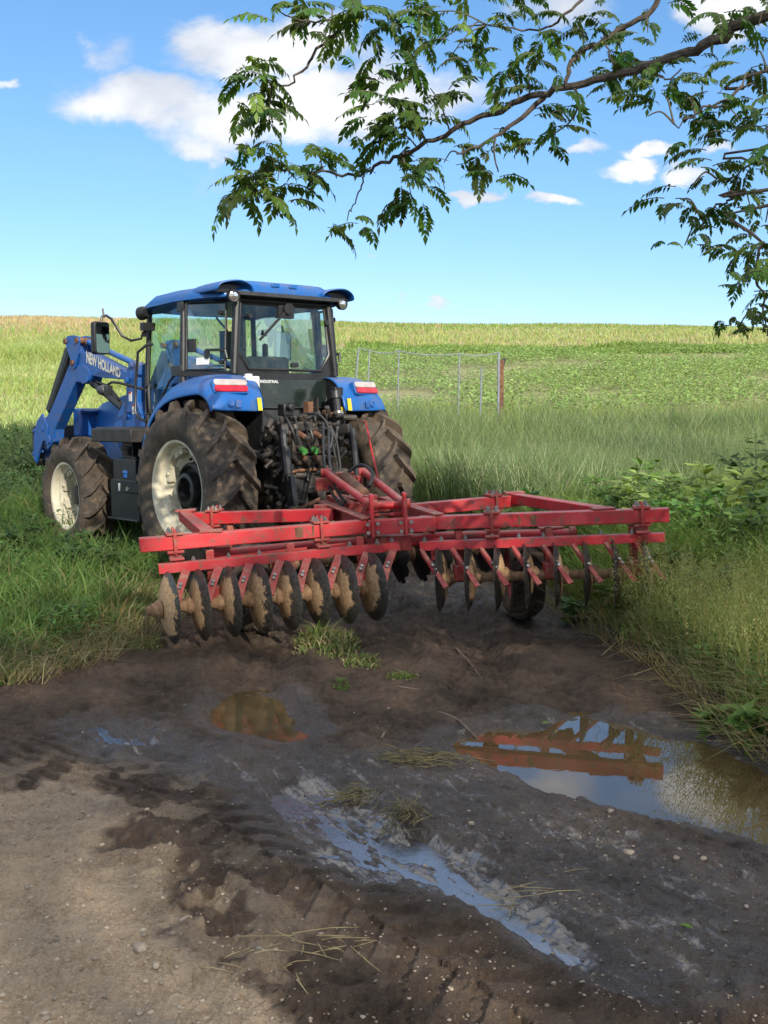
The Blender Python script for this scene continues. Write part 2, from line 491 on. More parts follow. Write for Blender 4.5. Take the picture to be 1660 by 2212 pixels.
# ------------------------------------------------------------------ terrain
def gp(lst, z=0.0):
    return [tuple(on_z(u, v, z)[:2]) for u, v in lst]

WZ = -.03
PUD_R = gp([(955, 1608), (1000, 1590), (1085, 1570), (1180, 1558), (1300, 1558), (1420, 1575), (1540, 1604), (1620, 1640), (1700, 1690), (1760, 1760), (1760, 1870), (1660, 1834), (1560, 1812), (1450, 1782), (1300, 1750), (1160, 1706), (1060, 1672), (1005, 1640)], WZ)
PUD_C = gp([(443, 1548), (486, 1514), (560, 1508), (632, 1513), (662, 1548), (662, 1572), (690, 1590), (665, 1606), (622, 1616), (570, 1602), (500, 1592), (458, 1572)], WZ)
PUD_S = gp([(285, 1630), (330, 1632), (412, 1650), (416, 1666), (340, 1662), (292, 1642)], WZ)
STREAK = gp([(545, 1735), (600, 1700), (700, 1700), (820, 1735), (850, 1785), (930, 1808), (1080, 1900), (1190, 1985), (1290, 2070), (1360, 2150), (1310, 2150), (1170, 2080), (1010, 1985), (900, 1930), (790, 1922), (660, 1860)], WZ)
STREAK2 = gp([(135, 1575), (230, 1555), (330, 1590), (350, 1612), (300, 1626), (230, 1622)], WZ)
MIRR = gp([(845, 1785), (905, 1800), (1000, 1850), (1090, 1902), (1070, 1915), (960, 1872), (880, 1842)], WZ)
WETS = gp([(130, 1570), (300, 1545), (480, 1600), (680, 1610), (960, 1600), (1010, 1650), (1180, 1710), (1450, 1790), (1660, 1835), (1760, 1900), (1760, 2130), (1420, 2200), (1300, 2140), (1150, 2070), (980, 1980), (780, 1930), (600, 1850), (470, 1720), (420, 1690), (300, 1670), (180, 1640)])
DRY = gp([(-300, 1705), (0, 1705), (100, 1690), (225, 1712), (268, 1780), (240, 1805), (262, 1850), (308, 1900), (335, 1955), (395, 1990), (370, 2030), (425, 2060), (455, 2110), (545, 2185), (590, 2260), (300, 2600), (-300, 2600)])
TREADS = gp([(-60, 1600), (130, 1592), (300, 1660), (440, 1730), (600, 1850), (740, 1930), (640, 1900), (470, 1790), (300, 1710), (120, 1690), (-60, 1690)])
RIDGE = gp([(600, 1880), (780, 1935), (900, 1960), (1020, 2025), (1150, 2100), (1280, 2160), (1400, 2230)])
RIDGE2 = gp([(690, 1700), (850, 1770), (960, 1815), (1100, 1890), (1230, 1985), (1330, 2070)])
LUGS1 = gp([(-80, 1640), (150, 1650), (330, 1700), (520, 1800), (700, 1925), (860, 2020), (1010, 2110), (1160, 2220)])
LUGS2 = gp([(880, 1330), (900, 1400), (940, 1470), (960, 1540)])
LUGS3 = gp([(480, 1400), (500, 1460), (540, 1500)])
RUT_R = gp([(1010, 1340), (1100, 1440), (1240, 1540), (1320, 1570)])
XR_Y = [2.0, 3.2, 4.2, 4.71, 4.98, 5.69, 6.41, 7.33, 7.99, 8.78, 9.6, 10.4, 11.5]
XR_X = [3.6, 2.5, 1.80, 1.64, 1.61, 1.60, 1.54, 1.39, 1.25, 1.20, 1.05, .4, -6.0]
XL_Y = [5.5, 5.88, 6.19, 6.41, 7.04, 8.17, 9.5, 10.4, 11.5]
XL_X = [-4.5, -2.03, -1.86, -1.70, -1.67, -1.62, -1.35, -.6, 2.0]

_yy = np.linspace(0, 500, 6001)
_sl = .1275 * sstep(11, 17, _yy) * (1 - sstep(54, 78, _yy)) - .035 * sstep(74, 100, _yy)
_hh = np.cumsum(_sl) * (_yy[1] - _yy[0])

def edges(x, y):
    n = .13 * fbm(x * 2.1, y * 2.1, 5, 4)
    dr = x - np.interp(y, XR_Y, XR_X) + n
    dl = np.interp(y, XL_Y, XL_X, left=-50) - x + n * 1.3
    return dr, dl

def H(x, y, fine=True):
    x = np.asarray(x, float); y = np.asarray(y, float)
    z = .06 * sstep(7.2, 9.8, y) + np.interp(y, _yy, _hh) * (1 - .0022 * np.clip(x, -40, 40))
    far = sstep(20, 45, y)
    z = z + far * (.35 * fbm(x * .04, y * .04, 3, 3) + .06 * fbm(x * .25, y * .25, 4, 3))
    near = y < 14
    dr, dl = edges(x, y)
    nb = 1 - sstep(11, 15, y)
    z = z + nb * (.15 * sstep(-.03, .22, dr) + .12 * sstep(.3, 3, dr)) + nb * .05 * sstep(0, .35, dl)
    trk = (1 - sstep(-.05, .15, dr)) * (1 - sstep(-.05, .15, dl)) * (1 - sstep(10, 11.5, y))
    if not fine:
        return z
    dd = sdf(DRY, x, y) + .14 * fbm(x * 3, y * 3, 21, 4)
    dry = 1 - sstep(-.05, .05, dd)
    rough = .026 * fbm(x * 1.6, y * 1.6, 31, 3) + .028 * fbm(x * 7, y * 7, 32, 4, .62) + .016 * fbm(x * 34, y * 34, 33, 3, .65)
    clod = .022 * sstep(.55, .8, vnoise(x * 13, y * 13, 34)) * sstep(.5, .7, vnoise(x * 2.3, y * 2.3, 35))
    cm = sstep(.50, .68, vnoise(x * 1.9, y * 1.9, 36) * .65 + vnoise(x * 6, y * 6, 37) * .35)
    cl_ = np.maximum(0, .62 - worley(x * 17, y * 17, 38)) * .020 + np.maximum(0, .55 - worley(x * 45, y * 45, 39)) * .013
    rough = rough + clod + cl_ * (.25 + .75 * cm)
    w = 1 - sstep(-.1, .25, sdf(WETS, x, y))
    sm = rough * (1 - .25 * w) * (1 - .55 * dry)
    sm = sm + dry * (.012 - .010 * np.minimum(1, worley(x * 42, y * 42, 8) * 1.3)) * (.4 + .6 * (vnoise(x * 5, y * 5, 3) > .42))
    # puddles, streak and ruts
    shore = .05 * fbm(x * 6, y * 6, 41, 4)
    dep = 0
    for P, d0, wd in ((PUD_R, .075, .26), (PUD_C, .06, .16), (PUD_S, .045, .10)):
        q = sdf(P, x, y) + shore * wd * 3
        dep = np.maximum(dep, d0 * (1 - sstep(-wd, wd * .55, q)))
        sm = np.where(q < 0, sm * .25, sm)
        sm = np.where((q >= 0) & (q < .12), sm * .6 + .006, sm)
    q = sdf(STREAK, x, y) + shore
    k = 1 - sstep(-.10, .06, q)
    dep = np.maximum(dep, .0402 * k)
    ua = x * .50 - y * .87; ub = x * .87 + y * .50
    sm = sm * (1 - .72 * k) + k * .021 * fbm(ua * 5, ub * 24, 64, 5, .68)
    q = sdf(STREAK2, x, y) + shore
    k = 1 - sstep(-.08, .05, q)
    dep = np.maximum(dep, .039 * k)
    sm = sm * (1 - .7 * k) + k * .017 * fbm(ua * 5, ub * 24, 66, 5, .68)
    q = sdf(MIRR, x, y) + shore * .4
    dep = np.maximum(dep, .052 * (1 - sstep(-.04, .03, q)))
    d, sd, al = pdist(RIDGE, x, y)
    wv = .80 + .20 * np.sin(al * 190 + 5 * fbm(x * 5, y * 5, 51, 2)) + .5 * fbm(x * 9, y * 9, 58, 3)
    sm = sm + .026 * np.exp(-(d / .075) ** 2) * wv + .006 * np.exp(-((d - .17) / .06) ** 2) * (sd < 0) * wv
    d, sd, al = pdist(RIDGE2, x, y)
    sm = sm + .016 * np.exp(-(d / .07) ** 2) * (.5 + .5 * vnoise(x * 18, y * 18, 52))
    d, sd, al = pdist(RUT_R, x, y)
    sm = sm - .035 * np.exp(-(d / .14) ** 2) + .035 * np.exp(-((d - .27) / .08) ** 2) * (.4 + .6 * vnoise(x * 9, y * 9, 53))
    q = sdf(TREADS, x, y) + shore
    k = 1 - sstep(-.08, .03, q)
    sm = sm * (1 - .5 * k) + k * .007 * np.sign(np.sin((x * .62 + y * .78) * 82 + 2.0 * fbm(x * 2, y * 2, 55, 2))) * sstep(.3, .5, vnoise(x * 4, y * 4, 56))
    # lug prints of the tractor tyres
    for L_, hw, ph in ((LUGS1, .19, 0.0), (LUGS2, .17, 1.1), (LUGS3, .16, .4)):
        d, sd, al = pdist(L_, x, y)
        k = (1 - sstep(hw * .8, hw, d)) * sstep(.36, .52, vnoise(x * 2.0, y * 2.0, 59 + int(ph * 10)))
        s_ = np.sin((al - np.minimum(d, hw) * .85 + .07 * sstep(-.5, .5, sd)) * 2 * PI / .155 + ph)
        sm = sm * (1 - .45 * k) + k * (-.012 + .017 * sstep(-.18, .10, s_)) + .016 * np.exp(-((d - hw * 1.15) / .05) ** 2) * (.3 + .9 * vnoise(x * 11, y * 11, 60))
    # tyre ruts running under the harrow to the tractor
    for xo, sgn in ((-.62, 1), (.62, 1)):
        xc = xo - .12 * np.clip(y - 6.6, 0, 4) + .1 * np.sin(y * .8)
        d = np.abs(x - xc); g = sstep(5.0, 5.8, y)
        sm = sm + g * (-.045 * np.exp(-(d / .17) ** 4) + .03 * np.exp(-((d - .27) / .09) ** 2) * (.5 + vnoise(x * 8, y * 8, 57)))
        sm = sm + g * .012 * np.exp(-(d / .16) ** 4) * np.sin(y * 60 + d * 60)
    grass = 1 - trk
    z = z + trk * (sm - dep) + grass * nb * .03 * fbm(x * 3, y * 3, 61, 3)
    return z

def masks(x, y):
    dr, dl = edges(x, y)
    nb = 1 - sstep(10, 11.5, y)
    gr = np.maximum(np.maximum(sstep(.02, .16, dr), sstep(-.02, .2, dl)), 1 - nb)
    dd = sdf(DRY, x, y) + .16 * fbm(x * 3, y * 3, 21, 4) + .05 * fbm(x * 16, y * 16, 22, 3)
    dry = 1 - sstep(-.06, .05, dd)
    dry = np.maximum(dry, .55 * sstep(.46, .62, vnoise(x * 6.5, y * 6.5, 23) * .6 + vnoise(x * 21, y * 21, 24) * .4) * (1 - sstep(.1, .55, dd)))
    wet = 1 - sstep(-.25, .2, sdf(WETS, x, y) + .2 * fbm(x * 3.2, y * 3.2, 25, 4))
    st = 1 - sstep(-.12, .22, np.minimum(sdf(STREAK, x, y), sdf(STREAK2, x, y) + .05) + .1 * fbm(x * 4, y * 4, 26, 3))
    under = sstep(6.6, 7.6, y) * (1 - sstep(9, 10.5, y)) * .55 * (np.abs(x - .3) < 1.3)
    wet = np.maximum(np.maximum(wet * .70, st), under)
    for P in (PUD_R, PUD_C, PUD_S):
        wet = np.maximum(wet, .66 * (1 - sstep(0, .2, sdf(P, x, y))))
    return dry, wet * (1 - dry * .8), gr, sstep(17, 23, y)

def ground_mat():
    t = NT('mud_track_and_field_soil'); P = t.pos()
    at_ = t.n('ShaderNodeAttribute', _attribute_name='Col')
    s = t.n('ShaderNodeSeparateColor', Color=at_.outputs['Color'])
    dry, wet, gr = s.outputs; fld = at_.outputs['Alpha']
    n1 = t.noise(2.2, 6, P, .6); n2 = t.noise(14, 6, P, .65); n3 = t.noise(90, 4, P, .65); n4 = t.noise(260, 2, P, .6)
    mud = t.mix(t.ramp(t.math('ADD', t.math('MULTIPLY', n1, .5), t.math('MULTIPLY', n2, .5)), .36, .64), (.046, .031, .021), (.120, .082, .056))
    mud = t.mix(t.ramp(n3, .58, .76), mud, (.15, .105, .075))
    mud = t.mix(t.math('MULTIPLY', t.ramp(n4, .62, .72), .6), mud, (.20, .15, .11))
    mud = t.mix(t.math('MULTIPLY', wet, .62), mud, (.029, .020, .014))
    dr = t.mix(t.ramp(n2, .35, .65), (.27, .19, .122), (.41, .30, .20))
    dr = t.mix(t.ramp(n3, .38, .7), dr, (.44, .345, .24))
    dr = t.mix(t.math('MULTIPLY', t.ramp(n1, .52, .70), .55), dr, (.20, .18, .155))
    dr = t.mix(t.ramp(n4, .6, .75), dr, (.20, .15, .11))
    c = t.mix(dry, mud, dr)
    soil = t.mix(t.ramp(n2, .35, .65), (.030, .034, .014), (.075, .070, .032))
    WF_ = None
    c = t.mix(gr, c, soil)
    # field on the hill
    px = t.n('ShaderNodeSeparateXYZ', Vector=P)
    sv = t.n('ShaderNodeVectorMath', _operation='MULTIPLY', i0=P, i1=(.10, .45, 0)).outputs[0]
    f1 = t.noise(1.0, 5, sv, .6); f2 = t.noise(2.6, 5, sv, .65); f3 = t.noise(3.0, 4, P, .6)
    fc = t.mix(t.ramp(f1, .40, .62), (.33, .36, .14), (.46, .40, .23))
    fc = t.mix(t.ramp(f2, .52, .70), fc, (.27, .33, .11))
    ylim = t.math('ADD', px.outputs[1], t.math('MULTIPLY', t.math('SUBTRACT', f3, .5), 3.0))
    crop = t.math('MULTIPLY', t.math('MULTIPLY', t.ramp(ylim, 23, 25), t.ramp(ylim, 40.5, 43, 1, 0)), t.ramp(px.outputs[0], -3.0, -1.0))
    fc = t.mix(crop, fc, (.30, .29, .14))
    lane = t.math('MULTIPLY', t.ramp(ylim, 43.5, 44.5), t.ramp(ylim, 46.5, 48, 1, 0))
    fc = t.mix(t.math('MULTIPLY', lane, .7), fc, (.42, .33, .18))
    c = t.mix(fld, c, fc)
    c = t.mix(t.ramp(px.outputs[1], 68, 80), c, (.25, .28, .08))
    # water lies in the low streaks along the ruts
    rv = t.n('ShaderNodeVectorRotate', _rotation_type='Z_AXIS', Vector=P, Angle=1.05).outputs[0]
    rs = t.n('ShaderNodeVectorMath', _operation='MULTIPLY', i0=rv, i1=(2.6, 15, 1)).outputs[0]
    ps = t.noise(1.0, 7, rs, .68, .4)
    patch = t.math('ADD', t.math('MULTIPLY', ps, .62), t.math('MULTIPLY', n2, .38))
    lim = t.math('SUBTRACT', .775, t.math('MULTIPLY', wet, .295))
    wfilm = t.math('MULTIPLY', t.ramp(t.math('SUBTRACT', patch, lim), -.055, .05), t.ramp(wet, .40, .80))
    rw = t.math('ADD', .035, t.math('MULTIPLY', n3, .05))
    r = t.n('ShaderNodeMix', _data_type='FLOAT', i0=wfilm, i2=t.math('SUBTRACT', t.math('ADD', .66, t.math('MULTIPLY', n2, .25)), t.math('MULTIPLY', t.ramp(wet, .1, .6), t.ramp(ps, .36, .60, .10, .50))), i3=rw).outputs[0]
    r = t.math('MAXIMUM', r, t.math('MULTIPLY', t.math('MAXIMUM', dry, t.math('MAXIMUM', gr, fld)), .92))
    bh = t.math('ADD', t.math('MULTIPLY', n2, .5), t.math('ADD', t.math('MULTIPLY', n3, .62), t.math('MULTIPLY', n4, .26)))
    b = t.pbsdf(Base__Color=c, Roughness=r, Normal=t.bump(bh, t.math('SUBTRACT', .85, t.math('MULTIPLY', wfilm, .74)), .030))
    t.set(b.inputs['Specular IOR Level'], t.math('ADD', t.ramp(wet, .1, .6, .30, .60), t.math('MULTIPLY', wfilm, .30)))
    t.set(b.inputs['IOR'], t.math('ADD', t.ramp(wet, .1, .6, 1.45, 1.55), t.math('MULTIPLY', wfilm, .30)))
    return t.m
GROUND = ground_mat()

def build_ground():
    ys = [1.5]
    while ys[-1] < 10.5:
        y = ys[-1]; ys.append(y + max(.006, y * y / 1649 * .72) if y > 2.2 else y + .04)
    while ys[-1] < 120: ys.append(ys[-1] * 1.022)
    while ys[-1] < 480: ys.append(ys[-1] * 1.12)
    a = np.concatenate([np.linspace(-2.6, -.42, 46)[:-1], np.linspace(-.42, .42, 640), np.linspace(.42, 2.6, 46)[1:]])
    ys = np.array(ys)
    X = a[None, :] * (ys[:, None] + .25); Y = np.repeat(ys[:, None], len(a), 1)
    x = X.ravel(); y = Y.ravel()
    z = H(x, y)
    m = np.stack(masks(x, y), 1)
    nr, nc = X.shape
    # the ground behind the camera
    bx = np.concatenate([np.linspace(-60, 60, 25)]); by = np.array([-60, -30, -15, -6, -2, 0, 1.0])
    i = (np.arange(nr - 1)[:, None] * nc + np.arange(nc - 1)[None, :]).ravel()
    f = np.stack([i, i + 1, i + nc + 1, i + nc], 1)
    BX, BY = np.meshgrid(bx, by)
    zz = np.full(BX.size, -.02)
    # join: last back row sits under the first front row
    co = np.concatenate([np.stack([x, y, z], 1), np.stack([BX.ravel(), np.where(BY.ravel() >= 1.0, 1.62, BY.ravel()), zz - .03], 1)])
    j = (np.arange(len(by) - 1)[:, None] * len(bx) + np.arange(len(bx) - 1)[None, :]).ravel() + nr * nc
    f2 = np.stack([j, j + 1, j + len(bx) + 1, j + len(bx)], 1)
    f = np.concatenate([f, f2])
    mm = np.concatenate([m, np.tile(np.array([[.6, .1, 0, 0]]), (BX.size, 1))])
    o = np_mesh('ground', co, f.ravel(), np.full(len(f), 4), GROUND, col=mm, smooth=True)
    tag(o, kind='structure', label='muddy farm track with dry gravel, grass verge and hill field')
    print('ground verts', len(co))
build_ground()

def water_mat():
    t = NT('muddy_water'); P = t.pos()
    n = t.noise(3, 4, P, .5)
    c = t.mix(t.ramp(n, .3, .7), (.088, .061, .027), (.120, .085, .039))
    b = t.pbsdf(Base__Color=c, Roughness=.012, IOR=1.6, Normal=t.bump(t.noise(22, 2, P), .018, .004))
    b.inputs['Specular IOR Level'].default_value = .60
    return t.m
WATER = water_mat()
def silt_mat(rough, spec):
    t = NT('silty_puddle_water'); P = t.pos()
    n = t.noise(6, 4, P, .5)
    b = t.pbsdf(Base__Color=t.mix(t.ramp(n, .3, .7), (.066, .047, .022), (.092, .067, .032)), Roughness=rough, IOR=1.33, Normal=t.bump(t.noise(22, 2, P), .03, .004))
    b.inputs['Specular IOR Level'].default_value = spec
    return t.m
SILT = silt_mat(.05, .42); TURBID = silt_mat(.22, .10)
def film_mat():
    t = NT('thin_water_film'); P = t.pos()
    n = t.noise(5, 5, P, .6)
    c = t.mix(t.ramp(n, .35, .65), (.030, .021, .014), (.055, .038, .024))
    b = t.pbsdf(Base__Color=c, Roughness=.03, IOR=2.5, Normal=t.bump(t.noise(1.0, 6, t.n('ShaderNodeVectorMath', _operation='MULTIPLY', i0=t.n('ShaderNodeVectorRotate', _rotation_type='Z_AXIS', Vector=P, Angle=1.05).outputs[0], i1=(9, 34, 1)).outputs[0], .68), .26, .012))
    b.inputs['Specular IOR Level'].default_value = 1.0
    return t.m
FILM = film_mat()
def water(name, poly, z, label, mat=None):
    me = bpy.data.meshes.new(name)
    bm = bmesh.new()
    c = Vector((sum(p[0] for p in poly) / len(poly), sum(p[1] for p in poly) / len(poly), 0))
    # a sheet a little wider than the pool; the shore is where the ground rises out of it
    vs = []
    for p in poly:
        d = Vector((p[0], p[1], 0)) - c
        q = c + d * (1 + .16 / max(d.length, .1))
        vs.append(bm.verts.new((q.x, q.y, z)))
    bm.faces.new(vs)
    bmesh.ops.recalc_face_normals(bm, faces=bm.faces)
    if bm.faces[:][0].normal.z < 0: bmesh.ops.reverse_faces(bm, faces=bm.faces)
    bmesh.ops.triangulate(bm, faces=bm.faces[:])
    bm.to_mesh(me); bm.free()
    me.materials.append(mat or WATER)
    o = bpy.data.objects.new(name, me); COL.objects.link(o)
    return tag(o, label, None, kind='structure')
water('puddle_water', PUD_R, WZ, 'large brown puddle at the right reflecting the harrow')
water('puddle_water', PUD_C, WZ, 'round brown puddle in the middle of the track', SILT)
water('puddle_water', PUD_S, WZ, 'small narrow puddle at the left of the track', TURBID)
water('puddle_water', STREAK2, WZ - .004, 'shiny wet patch at the left of the track', FILM)
water('puddle_water', STREAK, WZ - .004, 'thin sheet of water along the tyre rut reflecting white cloud', FILM)
# ------------------------------------------------------------------ plants as numpy ribbons and leaves
def jitter_col(base, n, var=.25, hue=.12):
    b = np.array(base, float)[None, :] * (1 + var * (rng.random((n, 1)) * 2 - 1))
    b = b * (1 + hue * (rng.random((n, 3)) * 2 - 1))
    return np.clip(b, 0, 1)

def blades(x, y, z, h, w, lean, col, az=None, tipcol=None):
    """returns (verts, loops, totals, colours): a bent, pointed ribbon per blade"""
    n = len(x)
    az = rng.random(n) * 2 * PI if az is None else az
    fa = rng.random(n) * 2 * PI
    dx, dy = np.cos(az), np.sin(az); sx, sy = np.cos(fa), np.sin(fa)
    def ring(t, l, wf):
        cx = x + dx * l * h * lean; cy = y + dy * l * h * lean; cz = z + h * t * (1 - .25 * lean * l)
        return cx, cy, cz, w * wf / 2
    V = np.zeros((n, 5, 3))
    for k, (t, l, wf) in enumerate(((-.04, 0, .8), (.55, .28, 1.0))):
        cx, cy, cz, hw = ring(t, l, wf)
        V[:, 2 * k] = np.stack([cx - sx * hw, cy - sy * hw, cz], 1)
        V[:, 2 * k + 1] = np.stack([cx + sx * hw, cy + sy * hw, cz], 1)
    cx, cy, cz, hw = ring(1, 1, 0)
    V[:, 4] = np.stack([cx, cy, cz], 1)
    base = np.arange(n)[:, None] * 5
    L = (base + np.array([[0, 1, 3, 2, 2, 3, 4]])).ravel()
    T = np.tile([4, 3], n)
    C = np.ones((n, 5, 4)); C[:, :, :3] = col[:, None, :]
    if tipcol is not None: C[:, 4, :3] = tipcol
    return V.reshape(-1, 3), L, T, C.reshape(-1, 4)

def leaves(p, d, nrm, ln, wd, col, fold=.25):
    """pointed folded leaves: p base, d direction, nrm upper side"""
    n = len(p)
    d = d / np.linalg.norm(d, axis=1, keepdims=True)
    s = np.cross(d, nrm); s /= np.linalg.norm(s, axis=1, keepdims=True) + 1e-9
    u = np.cross(s, d)
    ln = ln[:, None]; wd = wd[:, None]
    V = np.zeros((n, 5, 3))
    V[:, 0] = p
    V[:, 1] = p + d * ln * .42 + s * wd * .5 + u * wd * fold
    V[:, 2] = p + d * ln * .48 - u * wd * .02
    V[:, 3] = p + d * ln * .42 - s * wd * .5 + u * wd * fold
    V[:, 4] = p + d * ln - u * ln * .10
    base = np.arange(n)[:, None] * 5
    L = (base + np.array([[0, 2, 1, 0, 3, 2, 1, 2, 4, 2, 3, 4]])).ravel()
    C = np.ones((n, 5, 4)); C[:, :, :3] = col[:, None, :]
    C[:, 2, :3] *= .85
    return V.reshape(-1, 3), L, np.full(4 * n, 3), C.reshape(-1, 4)

def merge(parts):
    vo = 0; V = []; L = []; T = []; C = []
    for v, l, t, c in parts:
        V.append(v); L.append(l + vo); T.append(t); C.append(c); vo += len(v)
    return np.concatenate(V), np.concatenate(L), np.concatenate(T), np.concatenate(C)

def plantmesh(name, parts, mat, parent=None):
    V, L, T, C = merge(parts)
    return np_mesh(name, V, L, T, mat, parent, C)

def scatter(n, x0, x1, y0, y1, power=1.0):
    y = y0 + (y1 - y0) * rng.random(n) ** power
    x = x0 + (x1 - x0) * rng.random(n)
    return x, y

def fan(n, u0, u1, y0, y1, marg=.0, power=1.0):
    """points spread over a wedge of the ground seen from the track"""
    y = y0 + (y1 - y0) * rng.random(n) ** power
    a = (u0 + (u1 - u0) * rng.random(n) - 830) / F_PX
    return a * y, y

def seedheads(x, y, z, h, col, k=14, spread=.05, length=.16):
    n = len(x)
    X = np.repeat(x, k); Y = np.repeat(y, k); Zt = np.repeat(z + h, k)
    t = rng.random(n * k); a = rng.random(n * k) * 2 * PI
    sp = spread * (1 - t * .8) * rng.random(n * k)
    p = np.stack([X + np.cos(a) * sp, Y + np.sin(a) * sp, Zt - length * (1 - t)], 1)
    d = np.stack([np.cos(a) * .6, np.sin(a) * .6, .4 + rng.random(n * k)], 1)
    nr = np.tile([[0.3, .2, 1.0]], (n * k, 1))
    c = np.repeat(col, k, 0) * (1 + .3 * (rng.random((n * k, 1)) - .5))
    return leaves(p, d, nr, .009 + .009 * rng.random(n * k), .0032 + .002 * rng.random(n * k), c)

def hz(x, y): return H(x, y, False)

# --- meadow of tall grass beside and behind the tractor
def meadow():
    parts = []
    x, y = fan(84000, 830, 2450, 10.0, 19.5, power=.9)
    # keep clear of the tractor and track
    ok = (x > .35 + .30 * np.clip(12.5 - y, 0, 3)) | (y > 13)
    dr, dl = edges(x, y); ok &= (dr > .05) | (y > 10.6)
    x, y = x[ok], y[ok]; n = len(x)
    cl = fbm(x * .8, y * .8, 71, 3)
    h = (.62 + .25 * rng.random(n) + .22 * cl) * (1 + .12 * sstep(16, 19.5, y))
    mixv = np.clip(.5 + 1.1 * fbm(x * .5, y * .9, 72, 3), 0, 1)[:, None]
    col = jitter_col((.135, .19, .090), n, .4) * mixv + jitter_col((.18, .25, .090), n, .4) * (1 - mixv)
    k = rng.random(n) < .20
    col[k] = jitter_col((.34, .38, .22), int(k.sum()))
    parts.append(blades(x, y, hz(x, y), h, .007 + .006 * rng.random(n), .15 + .35 * rng.random(n), col, tipcol=col * 1.25))
    i = rng.random(n) < .09
    parts.append(seedheads(x[i], y[i], hz(x[i], y[i]), h[i] * 1.08, jitter_col((.22, .25, .15), int(i.sum())), k=14, spread=.03, length=.16))
    o = plantmesh('meadow_grass', parts, LEAF)
    tag(o, 'tall blue green meadow grass behind the harrow and tractor', 'grass', kind='stuff')
    # far left: dark weeds and grass behind the loader
    parts = []
    x, y = fan(15000, -250, 330, 12.5, 20, power=.9); n = len(x)
    cl = fbm(x * .7, y * .7, 73, 3)
    h = .36 + .25 * rng.random(n) + .35 * np.maximum(cl, 0)
    h *= np.where((x > -5) & (x < -4) & (y < 15.5), .5, 1)
    col = jitter_col((.075, .115, .045), n)
    parts.append(blades(x, y, hz(x, y), h, .012 + .012 * rng.random(n), .2 + .5 * rng.random(n), col, tipcol=col * 1.3))
    m = 9000
    x, y = fan(m, -250, 330, 13, 19.5); z = hz(x, y) + rng.random(m) * (.45 + .35 * np.maximum(0, fbm(x * .7, y * .7, 73, 3)))
    d = rng.normal(size=(m, 3)); d[:, 2] = .2 + .3 * rng.random(m)
    parts.append(leaves(np.stack([x, y, z], 1), d, np.tile([[0, -.3, 1.]], (m, 1)), .05 + .07 * rng.random(m), .02 + .03 * rng.random(m), jitter_col((.07, .13, .045), m)))
    o = plantmesh('weed_undergrowth', parts, LEAF)
    tag(o, 'dark rough weeds beyond the front loader at the left', 'weeds', kind='stuff')
meadow()

# --- left verge: clover, short weeds and grass up to the front wheel
def verge_left():
    parts = []
    x, y = fan(54000, -570, 470, 5.6, 13.0, power=1.25)
    dr, dl = edges(x, y); ok = dl > .0
    x, y, dl = x[ok], y[ok], dl[ok]; n = len(x)
    cl = fbm(x * 1.2, y * 1.2, 81, 3)
    near = 1 - sstep(5.9, 7.4, y)
    h = (.13 + .13 * rng.random(n) + .16 * np.maximum(cl, -.3)) * (.55 + .45 * sstep(0, .6, dl)) * (1 - .35 * near)
    tall = rng.random(n) < .1
    h[tall] *= 1.8
    col = jitter_col((.095, .160, .042), n)
    dryk = rng.random(n) < (.05 + .55 * (1 - sstep(.05, .45, dl)) + .12 * near)
    col[dryk] = jitter_col((.22, .20, .09), int(dryk.sum()))
    parts.append(blades(x, y, hz(x, y), h, .006 + .007 * rng.random(n), .3 + .7 * rng.random(n), col, tipcol=col * 1.35))
    m = 9000
    x, y = fan(m, -300, 480, 5.5, 9.0); dr, dl = edges(x, y); ok = (dl > -.16) & (dl < .35); x, y = x[ok], y[ok]; m = len(x)
    parts.append(blades(x, y, hz(x, y) + .012, .08 + .13 * rng.random(m), np.full(m, .005), 1.0 + 1.8 * rng.random(m), jitter_col((.27, .23, .12), m, .4)))
    m = 26000
    x, y = fan(m, -300, 450, 5.8, 12.0, power=1.3); dr, dl = edges(x, y); ok = dl > .12; x, y = x[ok], y[ok]; m = len(x)
    cl = np.maximum(0, .35 + fbm(x * 1.6, y * 1.6, 82, 3))
    z = hz(x, y) + .03 + cl * .30 * rng.random(m)
    d = rng.normal(size=(m, 3)); d[:, 2] = .1 + .35 * rng.random(m)
    nr = np.stack([.3 * rng.normal(size=m), .3 * rng.normal(size=m), np.ones(m)], 1)
    parts.append(leaves(np.stack([x, y, z], 1), d, nr, .025 + .04 * rng.random(m), .012 + .018 * rng.random(m), jitter_col((.080, .165, .040), m, .4), .12))
    o = plantmesh('verge_grass', parts, LEAF)
    tag(o, 'short green grass and clover on the left verge', 'grass', kind='stuff')
verge_left()

